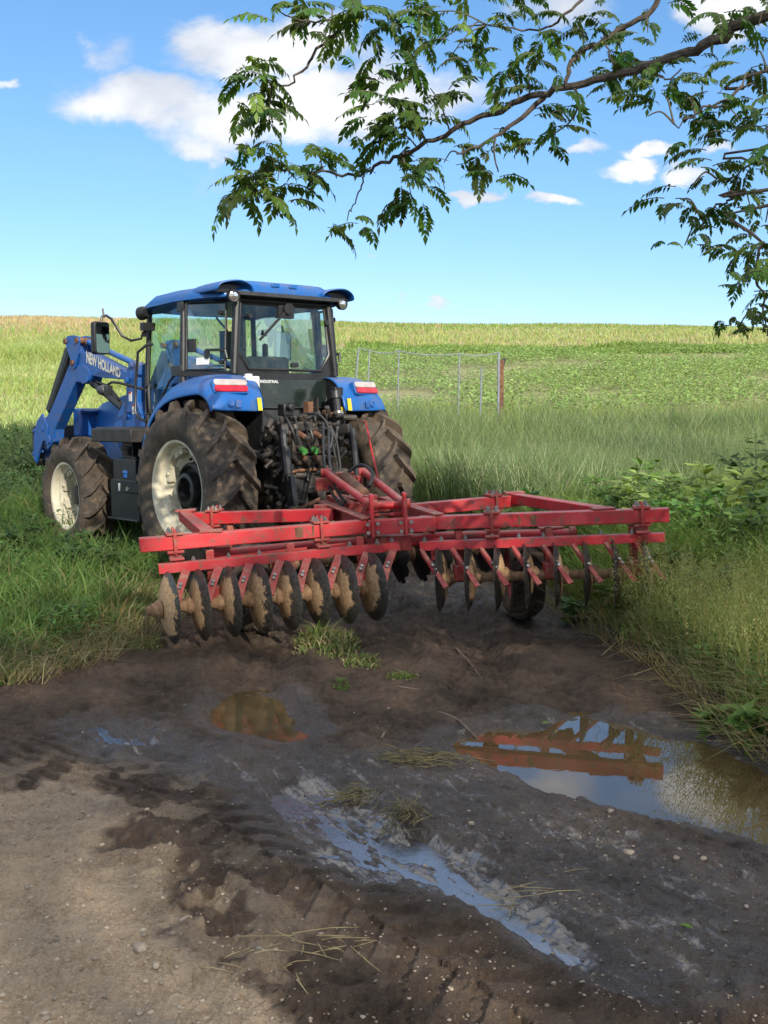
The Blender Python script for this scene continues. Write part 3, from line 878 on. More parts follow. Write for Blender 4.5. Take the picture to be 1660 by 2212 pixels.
# --- right bank: seeding yellow grass in front, greener weeds behind
def verge_right():
    parts = []
    x, y = fan(96000, 1080, 2560, 4.3, 10.6, power=1.1)
    dr, dl = edges(x, y); ok = dr > .06
    x, y, dr = x[ok], y[ok], dr[ok]; n = len(x)
    cl = fbm(x * 1.4, y * 1.4, 91, 3)
    h = (.17 + .17 * rng.random(n) + .15 * cl) * (.40 + .60 * sstep(.0, .6, dr)) * (.95 + 1.15 * sstep(6.0, 9.0, y))
    col = jitter_col((.185, .275, .070), n)
    yl = rng.random(n) < np.clip(.40 - .13 * (y - 5.4), .06, .45)
    col[yl] = jitter_col((.31, .34, .11), int(yl.sum()))
    parts.append(blades(x, y, hz(x, y), h, .005 + .006 * rng.random(n), .25 + .7 * rng.random(n), col, tipcol=col * 1.3))
    # tall seeding stems leaning over the track
    m = 1700
    x, y = fan(m, 1290, 1900, 4.9, 7.0); dr, dl = edges(x, y); ok = (dr > .1); x, y = x[ok], y[ok]; m = len(x)
    h = .30 + .30 * rng.random(m); az = PI + .9 * rng.normal(size=m)
    ln = .15 + .4 * rng.random(m)
    col = jitter_col((.28, .28, .10), m)
    z = hz(x, y)
    parts.append(blades(x, y, z, h, np.full(m, .004), ln, col, az=az))
    hx = x + np.cos(az) * h * ln; hy = y + np.sin(az) * h * ln
    parts.append(seedheads(hx, hy, z, h * (1 - .25 * ln), jitter_col((.40, .42, .17), m), k=30, spread=.06, length=.20))
    # flattened dead stems along the edge of the track
    m = 9000
    x, y = fan(m, 1080, 1900, 4.3, 9.6); dr, dl = edges(x, y); ok = (dr > -.10) & (dr < .38); x, y = x[ok], y[ok]; m = len(x)
    parts.append(blades(x, y, hz(x, y) + .01, .10 + .16 * rng.random(m), np.full(m, .005), 1.0 + 1.6 * rng.random(m), jitter_col((.30, .25, .12), m, .4), az=PI + 1.2 * rng.normal(size=m)))
    # low broad leaves
    m = 24000
    x, y = fan(m, 1100, 2560, 4.5, 10.4); dr, dl = edges(x, y); ok = dr > .1; x, y, dr = x[ok], y[ok], dr[ok]; m = len(x)
    cl = np.maximum(0, .25 + fbm(x * 1.3, y * 1.3, 92, 3))
    z = hz(x, y) + .03 + (.10 + .8 * cl * sstep(5.8, 8, y)) * rng.random(m)
    d = rng.normal(size=(m, 3)); d[:, 2] = .1 + .3 * rng.random(m)
    nr = np.stack([.3 * rng.normal(size=m), -.3 + .3 * rng.normal(size=m), np.ones(m)], 1)
    parts.append(leaves(np.stack([x, y, z], 1), d, nr, .03 + .06 * rng.random(m), .015 + .03 * rng.random(m), jitter_col((.145, .25, .060), m, .4), .12))
    o = plantmesh('bank_grass', parts, LEAF)
    tag(o, 'yellow green seeding grass and weeds on the right bank', 'grass', kind='stuff')
verge_right()

# --- hill field
def field():
    parts = []
    x, y = fan(58000, -420, 2150, 44.5, 74, power=.9); n = len(x)
    left = 1 - sstep(-2 + .04 * (y - 45), 4 + .2 * (y - 45), x + 2.2 * fbm(x * .12, y * .2, 101, 3) * 3)
    tallb = np.maximum(left, sstep(58, 63, y) * (1 - sstep(8, 24, x)) )
    h = (.12 + .10 * rng.random(n)) * (1 - .5 * sstep(52, 60, y)) + tallb * (.09 + .14 * rng.random(n)) + .10 * np.maximum(0, fbm(x * .3, y * .3, 103, 3))
    col = jitter_col((.36, .40, .16), n)
    gk = fbm(x * .1, y * .45, 102, 4) > .05
    col[gk] = jitter_col((.31, .38, .12), int(gk.sum()))
    pk = (rng.random(n) < .95 * left * np.exp(-((y - 58 + 6 * fbm(x * .06, y * .06, 105, 2)) / 8.0) ** 2) * (1 - sstep(-14, -1, x) * .6))
    col[pk] = jitter_col((.50, .37, .24), int(pk.sum()))
    ck = (y > 54 + 4 * fbm(x * .1, y * 0, 107, 2)) & (rng.random(n) < .75) & (x > -14)
    col[ck] = jitter_col((.24, .33, .09), int(ck.sum()))
    pk = (rng.random(n) < .18)
    col[pk] = jitter_col((.42, .36, .19), int(pk.sum()))
    parts.append(blades(x, y, hz(x, y), h, .03 + .03 * rng.random(n), .2 + .4 * rng.random(n), col, tipcol=col * 1.15))
    # nearer part at the left
    x, y = fan(22000, -150, 420, 19.5, 46); n = len(x)
    col = jitter_col((.36, .42, .16), n)
    g = fbm(x * .25, y * .5, 104, 3); k = g > .05; col[k] = jitter_col((.31, .38, .12), int(k.sum()))
    h = .08 + .12 * rng.random(n) + .25 * np.maximum(g, 0) + .25 * sstep(33, 40, y)
    parts.append(blades(x, y, hz(x, y), h, .02 + .02 * rng.random(n), .2 + .5 * rng.random(n), col, tipcol=col * 1.15))
    o = plantmesh('field_grass', parts, LEAF)
    tag(o, 'pale yellow green and tan grass on the hill field', 'grass', kind='stuff')
    # crop rows
    rows = []
    xs = []; ys = []
    for k in range(78):
        y0 = 24.0 + k * .24
        xr = np.arange(-2.5, 34, .17) + rng.random() * .2
        xs.append(xr); ys.append(y0 + .03 * (xr - 10) * (1 + .004 * k) + .05 * rng.normal(size=len(xr)))
    x = np.concatenate(xs); y = np.concatenate(ys)
    ok = (x / y < .55) & (x / y > -.42) & (y > 23.5 + 1.2 * fbm(x * .3, y * 0, 111, 2)) & (y < 42.5 + 1.2 * fbm(x * .2, y * 0, 112, 2)) & (rng.random(len(x)) < .9) & (fbm(x * .35, y * .5, 113, 3) > -.30 + .25 * rng.random(len(x)))
    x, y = x[ok], y[ok]; n = len(x); q = 14
    sc = np.repeat(.75 + .5 * rng.random(n), q)
    X = np.repeat(x, q) + .09 * rng.normal(size=n * q); Y = np.repeat(y, q) + .05 * rng.normal(size=n * q)
    Z = hz(X, Y) + .04 + .22 * rng.random(n * q) * sc
    a = rng.random(n * q) * 2 * PI
    d = np.stack([np.cos(a), np.sin(a), .2 + .5 * rng.random(n * q)], 1)
    nr = np.stack([.4 * rng.normal(size=n * q), -.45 + .4 * rng.normal(size=n * q), np.ones(n * q)], 1)
    c = jitter_col((.25, .36, .11), n * q, .5)
    o = plantmesh('crop_leaves', [leaves(np.stack([X, Y, Z], 1), d, nr, (.045 + .05 * rng.random(n * q)) * sc, (.032 + .036 * rng.random(n * q)) * sc, c, .1)], LEAF)
    tag(o, 'green bean crop in rows across the middle of the field', 'crop', kind='stuff')
    # rough weeds between meadow and crop
    m = 23000
    x, y = fan(m, 700, 2300, 18.5, 24.5); h = .10 + .22 * rng.random(m) + .3 * np.maximum(0, fbm(x * .5, y * .5, 114, 3))
    col = jitter_col((.24, .32, .09), m); k = rng.random(m) < .25; col[k] = jitter_col((.33, .33, .14), int(k.sum()))
    p = [blades(x, y, hz(x, y), h, .012 + .012 * rng.random(m), .3 + .5 * rng.random(m), col, tipcol=col * 1.2)]
    # tufts at the far crop edge
    m = 7000
    x, y = fan(m, 750, 1850, 41.5, 44.5); g = np.maximum(0, fbm(x * .35, y * .2, 115, 3) - .02)
    h = .1 + .40 * g + .1 * rng.random(m)
    p.append(blades(x, y, hz(x, y), h, .03 + .04 * rng.random(m), .3 + .5 * rng.random(m), jitter_col((.20, .30, .07), m)))
    o = plantmesh('rough_grass', p, LEAF)
    tag(o, 'rough light grass along both edges of the bean crop', 'grass', kind='stuff')
field()
# ------------------------------------------------------------------ tractor
# local frame: x to its right, y forward, z up, origin on the ground under the rear axle
def frame(o, yaw, tau=0.0, rho=0.0):
    y = math.radians(yaw)
    ex = Vector((math.cos(y), math.sin(y), math.tan(math.radians(rho)))).normalized()
    ey = Vector((-math.sin(y), math.cos(y), math.tan(math.radians(tau))))
    ey = (ey - ex * ex.dot(ey)).normalized()
    ez = ex.cross(ey)
    M = Matrix((ex, ey, ez)).transposed().to_4x4()
    M.translation = Vector(o)
    return M

def mx(p): return (-p[0], p[1], p[2])

def tyre_mesh(R, W, rr, nl, lug, side=1):
    """carcass and lugs of a farm tyre standing across x; side=+1 puts the lug direction for forward rolling (+y)"""
    b = MB()
    rc = R - lug
    prof = [(-W * .36, rr - .01), (-W * .42, rr + .02), (-W * .49, rr + (rc - rr) * .38), (-W * .50, rr + (rc - rr) * .58), (-W * .475, rr + (rc - rr) * .80), (-W * .43, rc - .018), (-W * .30, rc - .004), (0, rc + .004)]
    prof = prof + [(-a, r) for a, r in prof[-2::-1]]
    b.lathe(prof, n=72)
    def surf(x, up):
        ax = abs(x) / W
        r = rc + .004 if ax < .30 else rc - .004 - (ax - .30) / .13 * .014
        if ax > .43: r = rc - .018 - (ax - .43) / .06 * (rc - rr) * .22
        return r + up
    for s in (-1, 1):
        for k in range(nl):
            ph0 = 2 * PI * (k + (.5 if s > 0 else 0)) / nl
            rows = []
            for i in range(7):
                t = i / 6
                x = s * W * (-.03 + .515 * t)
                lagc = -(W * .52 / R) * (t ** .8)
                hw0 = (.036 + .030 * t) * R
                up = lug * (1 if t < .75 else 1 - (t - .75) * 1.1)
                base = surf(x, -.012); top = surf(x, up)
                if t > .9: base -= .03
                row = []
                for (wf, r) in ((-1, base), (-.62, top), (.62, top), (1, base)):
                    a = ph0 + lagc + wf * hw0 / R
                    row.append((x, r * math.sin(a), r * math.cos(a)))
                rows.append(row)
            b.grid(rows)
            for e in (0, 6):
                b.add(rows[e], [(0, 1, 2, 3)])
    return b

def rim_mesh(rr, W, dish, out):
    """rim and wheel disc, outside face towards out (-1 or +1 along x)"""
    b = MB()
    pr = [(W * .40, rr + .022), (W * .415, rr + .020), (W * .40, rr - .004), (W * .33, rr - .020), (W * .24, rr - .024), (W * .20, rr - .050), (W * .05, rr - .060), (-W * .12, rr - .052), (-W * .2, rr - .03), (-W * .38, rr - .02), (-W * .41, rr + .02)]
    b.lathe([(out * a, r) for a, r in pr], n=64)
    d = dish
    b.lathe([(out * (d + .015), rr - .058), (out * (d + .012), rr - .085), (out * (d - .02), rr * .72), (out * (d - .035), rr * .60), (out * (d - .01), rr * .50), (out * (d - .01), rr * .18)], n=48)
    return b

def tractor():
    M = frame((-.937, 9.802, .071), 39.93, -.6)
    R = empty('tractor', 'blue tractor with cab and front loader seen from behind', 'tractor', mat=M)
    # ---------------- wheels
    def wheel(name, x, y, rad, w, rr, nl, lug, dish, lab=None):
        out = -1 if x < 0 else 1
        e = bpy.data.objects.new(name, None); COL.objects.link(e); e.parent = R; e.location = (x, y, rad)
        e.empty_display_size = .1
        tb = tyre_mesh(rad, w, rr, nl, lug)
        tb.build('tyre', RUBBER, e, smooth=32)
        rmb = rim_mesh(rr, w, dish, out)
        hb = MB()
        if rad > .7:
            hb.lathe([(out * (dish - .02), .235), (out * (dish + .045), .225), (out * (dish + .06), .20), (out * (dish + .02), .185), (out * (dish + .015), .15)], n=40)
            hb.lathe([(out * (dish + .015), .15), (out * (dish + .10), .140), (out * (dish + .105), .105), (out * (dish - .05), .10), (out * (dish - .055), .0)], n=36)
            nb = hb
            for k in range(8):
                a = 2 * PI * k / 8 + .2
                nb.cyl((out * (dish - .0), .255 * math.sin(a), .255 * math.cos(a)), (out * (dish + .02), .255 * math.sin(a), .255 * math.cos(a)), .014, n=6)
            hb.build('hub', BLACK, e)
        else:
            hb.lathe([(out * (dish - .03), .15), (out * (dish + .01), .145), (out * (dish + .02), .10), (out * (dish + .07), .09), (out * (dish + .075), .0)], n=32)
            hb.build('hub', BLACK, e)
        lb = rmb                                 # the rim lugs that carry the wheel disc
        nlb = 8
        for k in range(nlb):
            a = 2 * PI * (k + .5) / nlb
            c, s_ = math.cos(a), math.sin(a)
            r0 = rr - .075
            rot = Matrix(((1, 0, 0), (0, c, s_), (0, -s_, c)))
            lb.box((out * (dish + .045), r0 * s_, r0 * c), (.075, rr * .34, .045), rot)
            lb.cyl((out * (dish + .075), (r0 - .005) * s_, (r0 - .005) * c), (out * (dish + .10), (r0 - .005) * s_, (r0 - .005) * c), .013, n=6)
        lb.build('rim', CREAM, e, smooth=40)
        return e
    wheel('rear_wheel', -.825, 0, .743, .435, .400, 18, .066, .0)
    wheel('rear_wheel', .825, 0, .743, .435, .400, 18, .066, .0)
    wheel('front_wheel', -.785, 2.336, .580, .372, .318, 16, .056, -.025)
    wheel('front_wheel', .785, 2.336, .580, .372, .318, 16, .056, -.025)
    # ---------------- chassis
    b = MB()
    b.box((0, .55, .78), (.46, 2.1, .46)); b.box((0, -.02, .76), (.56, .62, .52)); b.box((0, 2.1, .80), (.40, 1.5, .40))
    b.cyl((-.72, 0, .743), (.72, 0, .743), .12); b.cyl((-.60, 0, .743), (-.40, 0, .743), .19); b.cyl((.60, 0, .743), (.40, 0, .743), .19)
    b.box((0, 2.336, .56), (1.15, .16, .18)); b.cyl((-.62, 2.336, .58), (.62, 2.336, .58), .09)
    b.box((0, -.40, .98), (.42, .22, .26)); b.box((0, -.36, .62), (.5, .16, .34)); b.box((0, -.40, 1.25), (.30, .16, .20))
    b.build('transmission_housing', CAST, R, bevel=.02)
    # ---------------- bonnet
    b = MB()
    rows = []
    for y, w, zt in ((1.18, .36, 1.66), (1.6, .37, 1.66), (2.2, .36, 1.62), (2.8, .33, 1.54), (3.15, .29, 1.42), (3.22, .26, 1.30)):
        rows.append([(-w, y, .92), (-w, y, zt - .16), (-w * .86, y, zt - .04), (0, y, zt), (w * .86, y, zt - .04), (w, y, zt - .16), (w, y, .92)])
    b.grid(rows); b.add(rows[0], [tuple(range(7))]); b.add(rows[-1], [tuple(range(7))])
    b.build('bonnet', BLUE, R, smooth=50)
    b = MB(); b.box((0, 3.1, .95), (.5, .2, .5)); b.build('front_weight_frame', GREYB, R, bevel=.02)
    b = MB(); b.tube([(.50, 1.30, 1.2), (.50, 1.32, 2.35), (.50, 1.22, 2.45)], .045, 12); b.build('exhaust_pipe', GREYB, R)
    # ---------------- fenders
    top = [(.85, .96), (.84, 1.18), (.77, 1.36), (.62, 1.54), (.40, 1.645), (.14, 1.688), (-.14, 1.695), (-.24, 1.688), (-.33, 1.640), (-.39, 1.56), (-.43, 1.46), (-.44, 1.385)]
    outl = [(.80, .98), (.77, 1.13), (.68, 1.27), (.54, 1.41), (.36, 1.495), (.14, 1.540), (-.14, 1.556), (-.22, 1.558), (-.31, 1.530), (-.365, 1.49), (-.405, 1.43), (-.415, 1.40)]
    def fender(sx):
        rows = []
        for (ty, tz), (oy, oz) in zip(top, outl):
            row = [(-.405, ty, tz - .01), (-.56, ty, tz), (-.70, ty, tz)]
            for t in (.35, .7, .92, 1.0):
                k = t * t
                row.append((-.70 - .20 * t, ty + (oy - ty) * k, tz + (oz - tz) * k))
            row.append((-.903, oy * .97, oz - .035))
            rows.append([(sx * -p[0] if sx > 0 else p[0], p[1], p[2]) for p in row])
        o = MB().grid(rows).build('fender', BLUE, R, solid=.012, sub=1)
        # inner wall between fender and cab, black
        w = MB(); pts = [(a, c) for a, c in top] + [(-.40, 1.15), (.5, .95)]
        w.prism([(a, c - .02) for a, c in pts], 'x', sx * .43 - .006, sx * .43 + .006)
        w.build('fender_wall', BLACK, o)
        # tail light in its own frame on the rear face
        e = Matrix.Translation((sx * .700, -.372, 1.590)) @ Euler((math.radians(-24), 0, math.radians(12 * sx))).to_matrix().to_4x4()
        def rr(z0, z1, w0, y, r=.03, n=5):
            P = []
            for cx, cz, a0 in ((w0 - r, z1 - r, 0), (-w0 + r, z1 - r, 90), (-w0 + r, z0 + r, 180), (w0 - r, z0 + r, 270)):
                for k in range(n + 1):
                    a = math.radians(a0 + 90 * k / n); P.append((cx + r * math.cos(a), cz + r * math.sin(a)))
            return P
        MB().prism(rr(-.066, .066, .155, 0), 'y', -.012, .05).xf(e).build('tail_light_frame', BLUE, o, bevel=.004)
        MB().prism(rr(.002, .055, .142, 0, .02), 'y', -.024, .02).xf(e).build('reversing_lens', LENSC, o, bevel=.004)
        MB().prism(rr(-.055, -.001, .142, 0, .02), 'y', -.026, .02).xf(e).build('red_lens', LENSR, o, bevel=.004)
        # round plug and square plug pressed in the sheet, yellow sticker
        e2 = Matrix.Translation((sx * .735, -.440, 1.452)) @ Euler((math.radians(-8), 0, math.radians(10 * sx))).to_matrix().to_4x4()
        MB().lathe([(-.004, .0), (-.006, .026), (.0, .032), (.02, .032)], axis='y', n=20).xf(e2).build('plug', BLUE2, o)
        s = MB().box((0, 0, 0), (.05, .006, .062)).xf(Matrix.Translation((-.065 * sx, .0, -.004)).__matmul__(Matrix.Identity(4)))
        s.xf(e2).build('plug', BLUE2, o, bevel=.003)
        e3 = Matrix.Translation((sx * .468, -.443, 1.445)) @ Euler((math.radians(-10), 0, 0)).to_matrix().to_4x4()
        st = MB().box((0, -.006, 0), (.040, .004, .105)).xf(e3).build('warning_sticker', YELL, o)
        return o
    fender(-1); fr = fender(1)
    MB().box((.40, -.40, 1.40), (.05, .004, .05)).build('warning_sticker', YELL, fr)
    # ---------------- cab
    A0, A1 = (-.60, 1.22, 1.05), (-.56, 1.20, 2.37)
    B0, B1 = (-.735, .33, 1.50), (-.69, .36, 2.35)
    C0_, C1 = (-.53, -.16, 1.70), (-.475, -.14, 2.32)
    cab = MB()
    for s in (1, -1):
        f = (lambda p: p) if s == 1 else mx
        cab.tube([f(A0), f((-.592, 1.225, 1.7)), f(A1)], .026, 8)
        cab.tube([f(B0), f((-.725, .335, 1.8)), f(B1)], .030, 8)
        cab.tube([f(C0_), f(C1)], .034, 8)
        cab.tube([f(A1), f((-.66, .8, 2.37)), f(B1), f((-.60, .1, 2.345)), f(C1)], .026, 8)
        cab.tube([f((-.60, 1.22, 1.05)), f((-.74, .86, 1.06)), f((-.745, .80, 1.40))], .022, 8)
        # rail under the quarter window, hinge plates
        cab.bar(f((-.735, .32, 1.715)), f((-.53, -.16, 1.70)), .03, .05)
        cab.box(f((-.745, .40, 1.74)), (.03, .17, .09)); cab.box(f((-.705, .38, 2.29)), (.03, .10, .09))
    cab.tube([C1, mx(C1)], .026, 8); cab.tube([A1, (0, 1.3, 2.39), mx(A1)], .026, 8)
    # rear wall under the window with the corners of the octagonal opening
    for s in (1, -1):
        cab.prism([(s * .535, 1.70), (s * .52, 1.90), (s * .475, 1.89), (s * .375, 1.735), (s * .26, 1.70)], 'y', -.15, -.105)
    cab.box((0, -.125, 1.69), (1.06, .045, .06))
    cab.build('cab_frame', BLACK, R, bevel=.004)
    MB().box((0, .45, 1.03), (1.16, 1.45, .08)).box((0, .10, 1.30), (.86, .5, .50)).build('cab_floor', DARKIN, R, bevel=.02)
    MB().prism([(-.50, 1.665), (.50, 1.665), (.40, 1.405), (-.40, 1.405)], 'y', -.165, -.125).build('lower_rear_panel', DGLASS, R, bevel=.01)
    MB().tube([(.47, -.172, 1.66), (.40, -.172, 1.42), (-.36, -.172, 1.42)], .006, 6).build('panel_seal', GREYB, R)
    def pane(name, pts, th=.005):
        a = Vector(pts[0]); nn = (Vector(pts[1]) - a).cross(Vector(pts[2]) - a).normalized() * th
        b = MB(); n = len(pts)
        b.add([Vector(p) for p in pts], [tuple(range(n))])
        return b.build(name, GLASS, R, smooth=0)
    seal = MB()
    for s, nm in ((1, 'door'), (-1, 'door')):
        f = (lambda p: p) if s == 1 else mx
        pts = [f(p) for p in ((-.59, 1.19, 1.10), (-.592, 1.20, 1.7), (-.565, 1.175, 2.34), (-.645, .82, 2.345), (-.685, .39, 2.325), (-.73, .365, 1.76), (-.738, .55, 1.66), (-.742, .74, 1.46), (-.74, .80, 1.12), (-.67, 1.0, 1.08))]
        d = pane('door_glass', pts)
        MB().tube(pts + [pts[0]], .011, 6).build('door_frame', BLACK, d)
        MB().tube([f(q) for q in ((-.775, .84, 1.63), (-.79, .83, 1.60), (-.79, .82, 1.40), (-.775, .81, 1.38), (-.765, .92, 1.38), (-.765, .93, 1.62), (-.775, .84, 1.63))], .016, 8).build('door_handle', BLACK, d)
        pts = [f(p) for p in ((-.70, .30, 2.31), (-.55, -.095, 2.295), (-.583, -.115, 1.74), (-.722, .28, 1.745))]
        q = pane('quarter_window', pts)
        MB().tube(pts + [pts[0]], .013, 6).build('window_frame', BLACK, q)
        hd = MB(); hd.bar(f((-.66, .06, 1.905)), f((-.60, -.14, 1.90)), .02, .022); hd.box(f((-.655, .055, 1.87)), (.025, .05, .07)); hd.tube([f((-.60, -.14, 1.90)), f((-.59, -.155, 1.83))], .012, 8)
        hd.build('window_latch', BLACK, q)
        MB().box(f((-.695, .235, 1.95)), (.03, .10, .11)).build('window_hinge', BLACK, q)
        for z, y, x in ((2.21, -.06, -.575), (1.80, -.08, -.585)):
            MB().cyl(f((x, y, z)), f((x - .03, y - .012, z)), .020, n=12).build('knob', BLACK, q)
        if s == 1:
            MB().add([(-.697, .165, 1.785), (-.650, .03, 1.785), (-.648, .025, 1.845), (-.695, .16, 1.845)], [(0, 1, 2, 3)]).build('label_sticker', LETTERW, q, smooth=0)
    RW = [(-.435, -.13, 2.295), (.435, -.13, 2.295), (.475, -.145, 1.89), (.375, -.155, 1.745), (-.375, -.155, 1.745), (-.475, -.145, 1.89)]
    rw = pane('rear_window', RW)
    MB().tube(RW + [RW[0]], .014, 6).build('window_frame', BLACK, rw)
    wp = MB(); wp.bar((.03, -.165, 2.27), (-.27, -.165, 1.99), .012, .02); wp.cyl((.03, -.13, 2.27), (.03, -.18, 2.27), .05, n=14); wp.box((.02, -.12, 2.25), (.16, .06, .12))
    wp.build('rear_wiper', BLACK, rw)
    for x, z in ((-.36, 2.19), (.44, 2.17), (.07, 1.79), (.105, 1.79)):
        MB().cyl((x, -.15, z), (x, -.175, z), .022, n=12).build('knob', BLACK, rw)
    MB().bar((-.40, -.11, 2.15), (-.385, -.11, 1.92), .012, .012).build('gas_strut', BLACK, rw)
    pane('windscreen', [(-.575, 1.225, 1.45), (.575, 1.225, 1.45), (.55, 1.215, 2.34), (-.55, 1.215, 2.34)])
    # roof
    def outline(k, z, dome=0):
        base = [(-.44, -.165), (-.30, -.20), (.30, -.20), (.44, -.165), (.60, -.15), (.70, .10), (.735, .45), (.70, .95), (.63, 1.24), (.40, 1.38), (0, 1.42), (-.40, 1.38), (-.63, 1.24), (-.70, .95), (-.735, .45), (-.70, .10), (-.60, -.15)]
        return [(x * k, .5 + (y - .5) * k, z - .06 * max(0, (y - .9)) / .5 - .05 * (abs(x) > .5)) for x, y in base]
    lv = [outline(.93, 2.375), outline(1.0, 2.385), outline(1.0, 2.425), outline(.93, 2.482), outline(.70, 2.505), outline(.3, 2.515)]
    rb = MB(); n = 17
    rb.grid([r + [r[0]] for r in lv])
    rb.add(lv[-1], [tuple(range(n))]); rb.add(lv[0], [tuple(range(n))])
    bmr = rb.build('roof', BLUE, R, smooth=55)
    MB().box((0, .5, 2.365), (1.16, 1.5, .03)).build('roof_lining', DARKIN, bmr)
    MB().box((0, -.19, 2.372), (.74, .03, .022)).build('roof_seam', straw_mat('faded_trim', (.20, .16, .12), (.30, .25, .2)), bmr)
    for x in (-.12, .06):
        MB().box((x, -.196, 2.455), (.08, .012, .035)).build('roof_rib', BLUE, bmr, bevel=.01)
    for s in (-1, 1):
        rows = []; rows2 = []
        for y in (-.30, -.22, -.05, .18):
            row = []
            for k in range(11):
                a = PI * k / 10
                g = 1 - .14 * (y + .30) / .48
                row.append((s * (.535 + .178 * math.cos(a) * g), y + (.07 * abs(math.cos(a))), 2.372 + .088 * (math.sin(a) ** .7) * (1 if y < .1 else .95) + .0))
            rows.append(row)
        MB().grid(rows).build('roof_flare', BLUE, bmr, solid=.02, sub=1)
        MB().prism([(s * .535 + .168 * math.cos(PI * k / 10), 2.37 + .068 * math.sin(PI * k / 10)) for k in range(11)], 'y', -.16, -.12).build('lamp_recess', BLACK, bmr)
        def lamp(name, c, d, r, par):
            c = Vector(c); d = Vector(d).normalized()
            q = d.to_track_quat('Y', 'Z').to_matrix().to_4x4(); q.translation = c
            h = MB().lathe([(-.07, .0), (-.065, r * .6), (-.03, r * .98), (.012, r), (.016, r * .9), (.004, r * .86)], axis='y', n=24).xf(q).build(name, BLACK, par)
            MB().lathe([(.004, r * .86), (.014, r * .5), (.018, 0)], axis='y', n=24).xf(q).build('lamp_lens', LAMPM, h)
            return h
        lamp('work_lamp', (s * .565, -.235, 2.335), (.12 * s - .05, -1, -.12), .052, R)
        MB().tube([(s * .565, -.19, 2.34), (s * .555, -.12, 2.36)], .02, 8).build('lamp_bracket', BLACK, R)
        lamp('front_work_lamp', (s * .70, 1.10, 2.285), (.2 * s, 1, -.1), .062, R)
        MB().box((s * .665, 1.06, 2.165), (.12, .06, .07)).box((s * .62, 1.12, 2.17), (.06, .10, .05)).tube([(s * .68, 1.08, 2.14), (s * .68, 1.10, 2.08)], .018, 8).build('mirror_bracket', BLACK, R)
        # mirrors on their bent arms
        am = MB().tube([(s * .69, 1.10, 2.12), (s * .70, 1.12, 2.06), (s * .76, 1.2, 2.045), (s * .82, 1.26, 2.09), (s * .90, 1.30, 2.24), (s * .945, 1.31, 2.27), (s * .985, 1.31, 2.26), (s * 1.0, 1.31, 2.20)], .012, 8).build('mirror_arm', BLACK, R)
        e = Matrix.Translation((s * .995, 1.315, 2.065)) @ Euler((0, 0, math.radians(-14 * s))).to_matrix().to_4x4()
        P = []
        for cx, cz, a0 in ((.06, .12, 0), (-.06, .12, 90), (-.06, -.12, 180), (.06, -.12, 270)):
            for k in range(5):
                a = math.radians(a0 + 22.5 * k); P.append((cx + .026 * math.cos(a), cz + .026 * math.sin(a)))
        MB().prism(P, 'y', -.012, .045).xf(e).build('mirror_housing', BLACK, am, bevel=.006)
        MB().prism([(x * .86, z * .92) for x, z in P], 'y', -.018, -.010).xf(e).build('mirror_glass', MIRROR, am)
    # cab inside: seat, steering wheel, console
    b = MB().box((-.02, .30, 1.50), (.50, .46, .14)).box((-.02, .10, 1.70), (.42, .11, .34)).box((.27, .28, 1.66), (.08, .34, .06)).box((-.31, .28, 1.66), (.08, .34, .06))
    b.build('seat', SEAT, R, bevel=.04)
    b = MB().lathe([(-.012, .19), (0, .203), (.012, .19), (0, .177), (-.012, .19)], n=28, axis='z').xf(Matrix.Translation((0, .80, 1.72)) @ Euler((math.radians(35), 0, 0)).to_matrix().to_4x4())
    b.tube([(0, .80, 1.72), (0, 1.02, 1.3)], .035, 8); b.bar((-.18, .8, 1.72), (.18, .8, 1.72), .03, .02)
    b.build('steering_wheel', BLACK, R)
    MB().box((0, 1.06, 1.42), (.46, .22, .42)).box((.48, .35, 1.50), (.16, .70, .40)).box((.50, .9, 1.9), (.06, .05, .3)).build('console', DARKIN, R, bevel=.03)
    MB().box((.10, .93, 2.02), (.17, .03, .26)).tube([(.1, .93, 2.15), (.02, 1.0, 2.28)], .012, 6).build('monitor', BLACK, R, bevel=.015)
    # ---------------- handrail, steps, fuel tank at the left
    MB().tube([(-.70, .90, 2.0), (-.75, .93, 1.99), (-.80, 1.0, 1.93), (-.81, 1.04, 1.64), (-.81, 1.06, 1.40), (-.80, 1.02, 1.34), (-.77, .93, 1.31)], .013, 8).build('handrail', BLACK, R)
    b = MB().box((-.80, 1.33, 1.185), (.26, .80, .125)).box((-.80, 1.33, 1.25), (.22, .70, .02))
    b.build('battery_box', GREYB, R, bevel=.012)
    b = MB().box((-.74, 1.19, .60), (.26, .56, .36)).box((-.74, 1.23, .86), (.22, .44, .22)).box((-.76, 1.06, .72), (.24, .30, .12)).box((-.70, 1.30, 1.03), (.16, .20, .22)).box((-.76, 1.18, .42), (.30, .60, .02)).box((-.70, .9, .95), (.1, .2, .3))
    b.build('fuel_tank', BLACK, R, bevel=.025)
    b = MB().lathe([(.0, .0), (0, .05), (.035, .05), (.04, .058), (.055, .058), (.065, .045), (.065, 0)], c=(-.815, 1.21, .80), n=20, axis='z')
    b.build('filler_cap', BLUE2, R)
    b = MB().lathe([(.0, .0), (0, .05), (.05, .05), (.055, .062), (.08, .062), (.085, 0)], c=(-.80, 1.26, 1.00), n=18, axis='z')
    b.build('filter_cap', GREYB, R)
    MB().cyl((-.875, 1.12, .70), (-.885, 1.12, .70), .022, n=14).build('key_lock', STEEL, R)
    MB().box((-.872, 1.29, .71), (.004, .03, .07)).build('label_sticker', LETTERW, R)
    # expansion tank behind the cab
    b = MB().box((-.435, -.25, 1.585), (.13, .12, .19)).cyl((-.445, -.25, 1.68), (-.445, -.25, 1.70), .035, n=14)
    b.build('washer_tank', WHITE, R, bevel=.012)
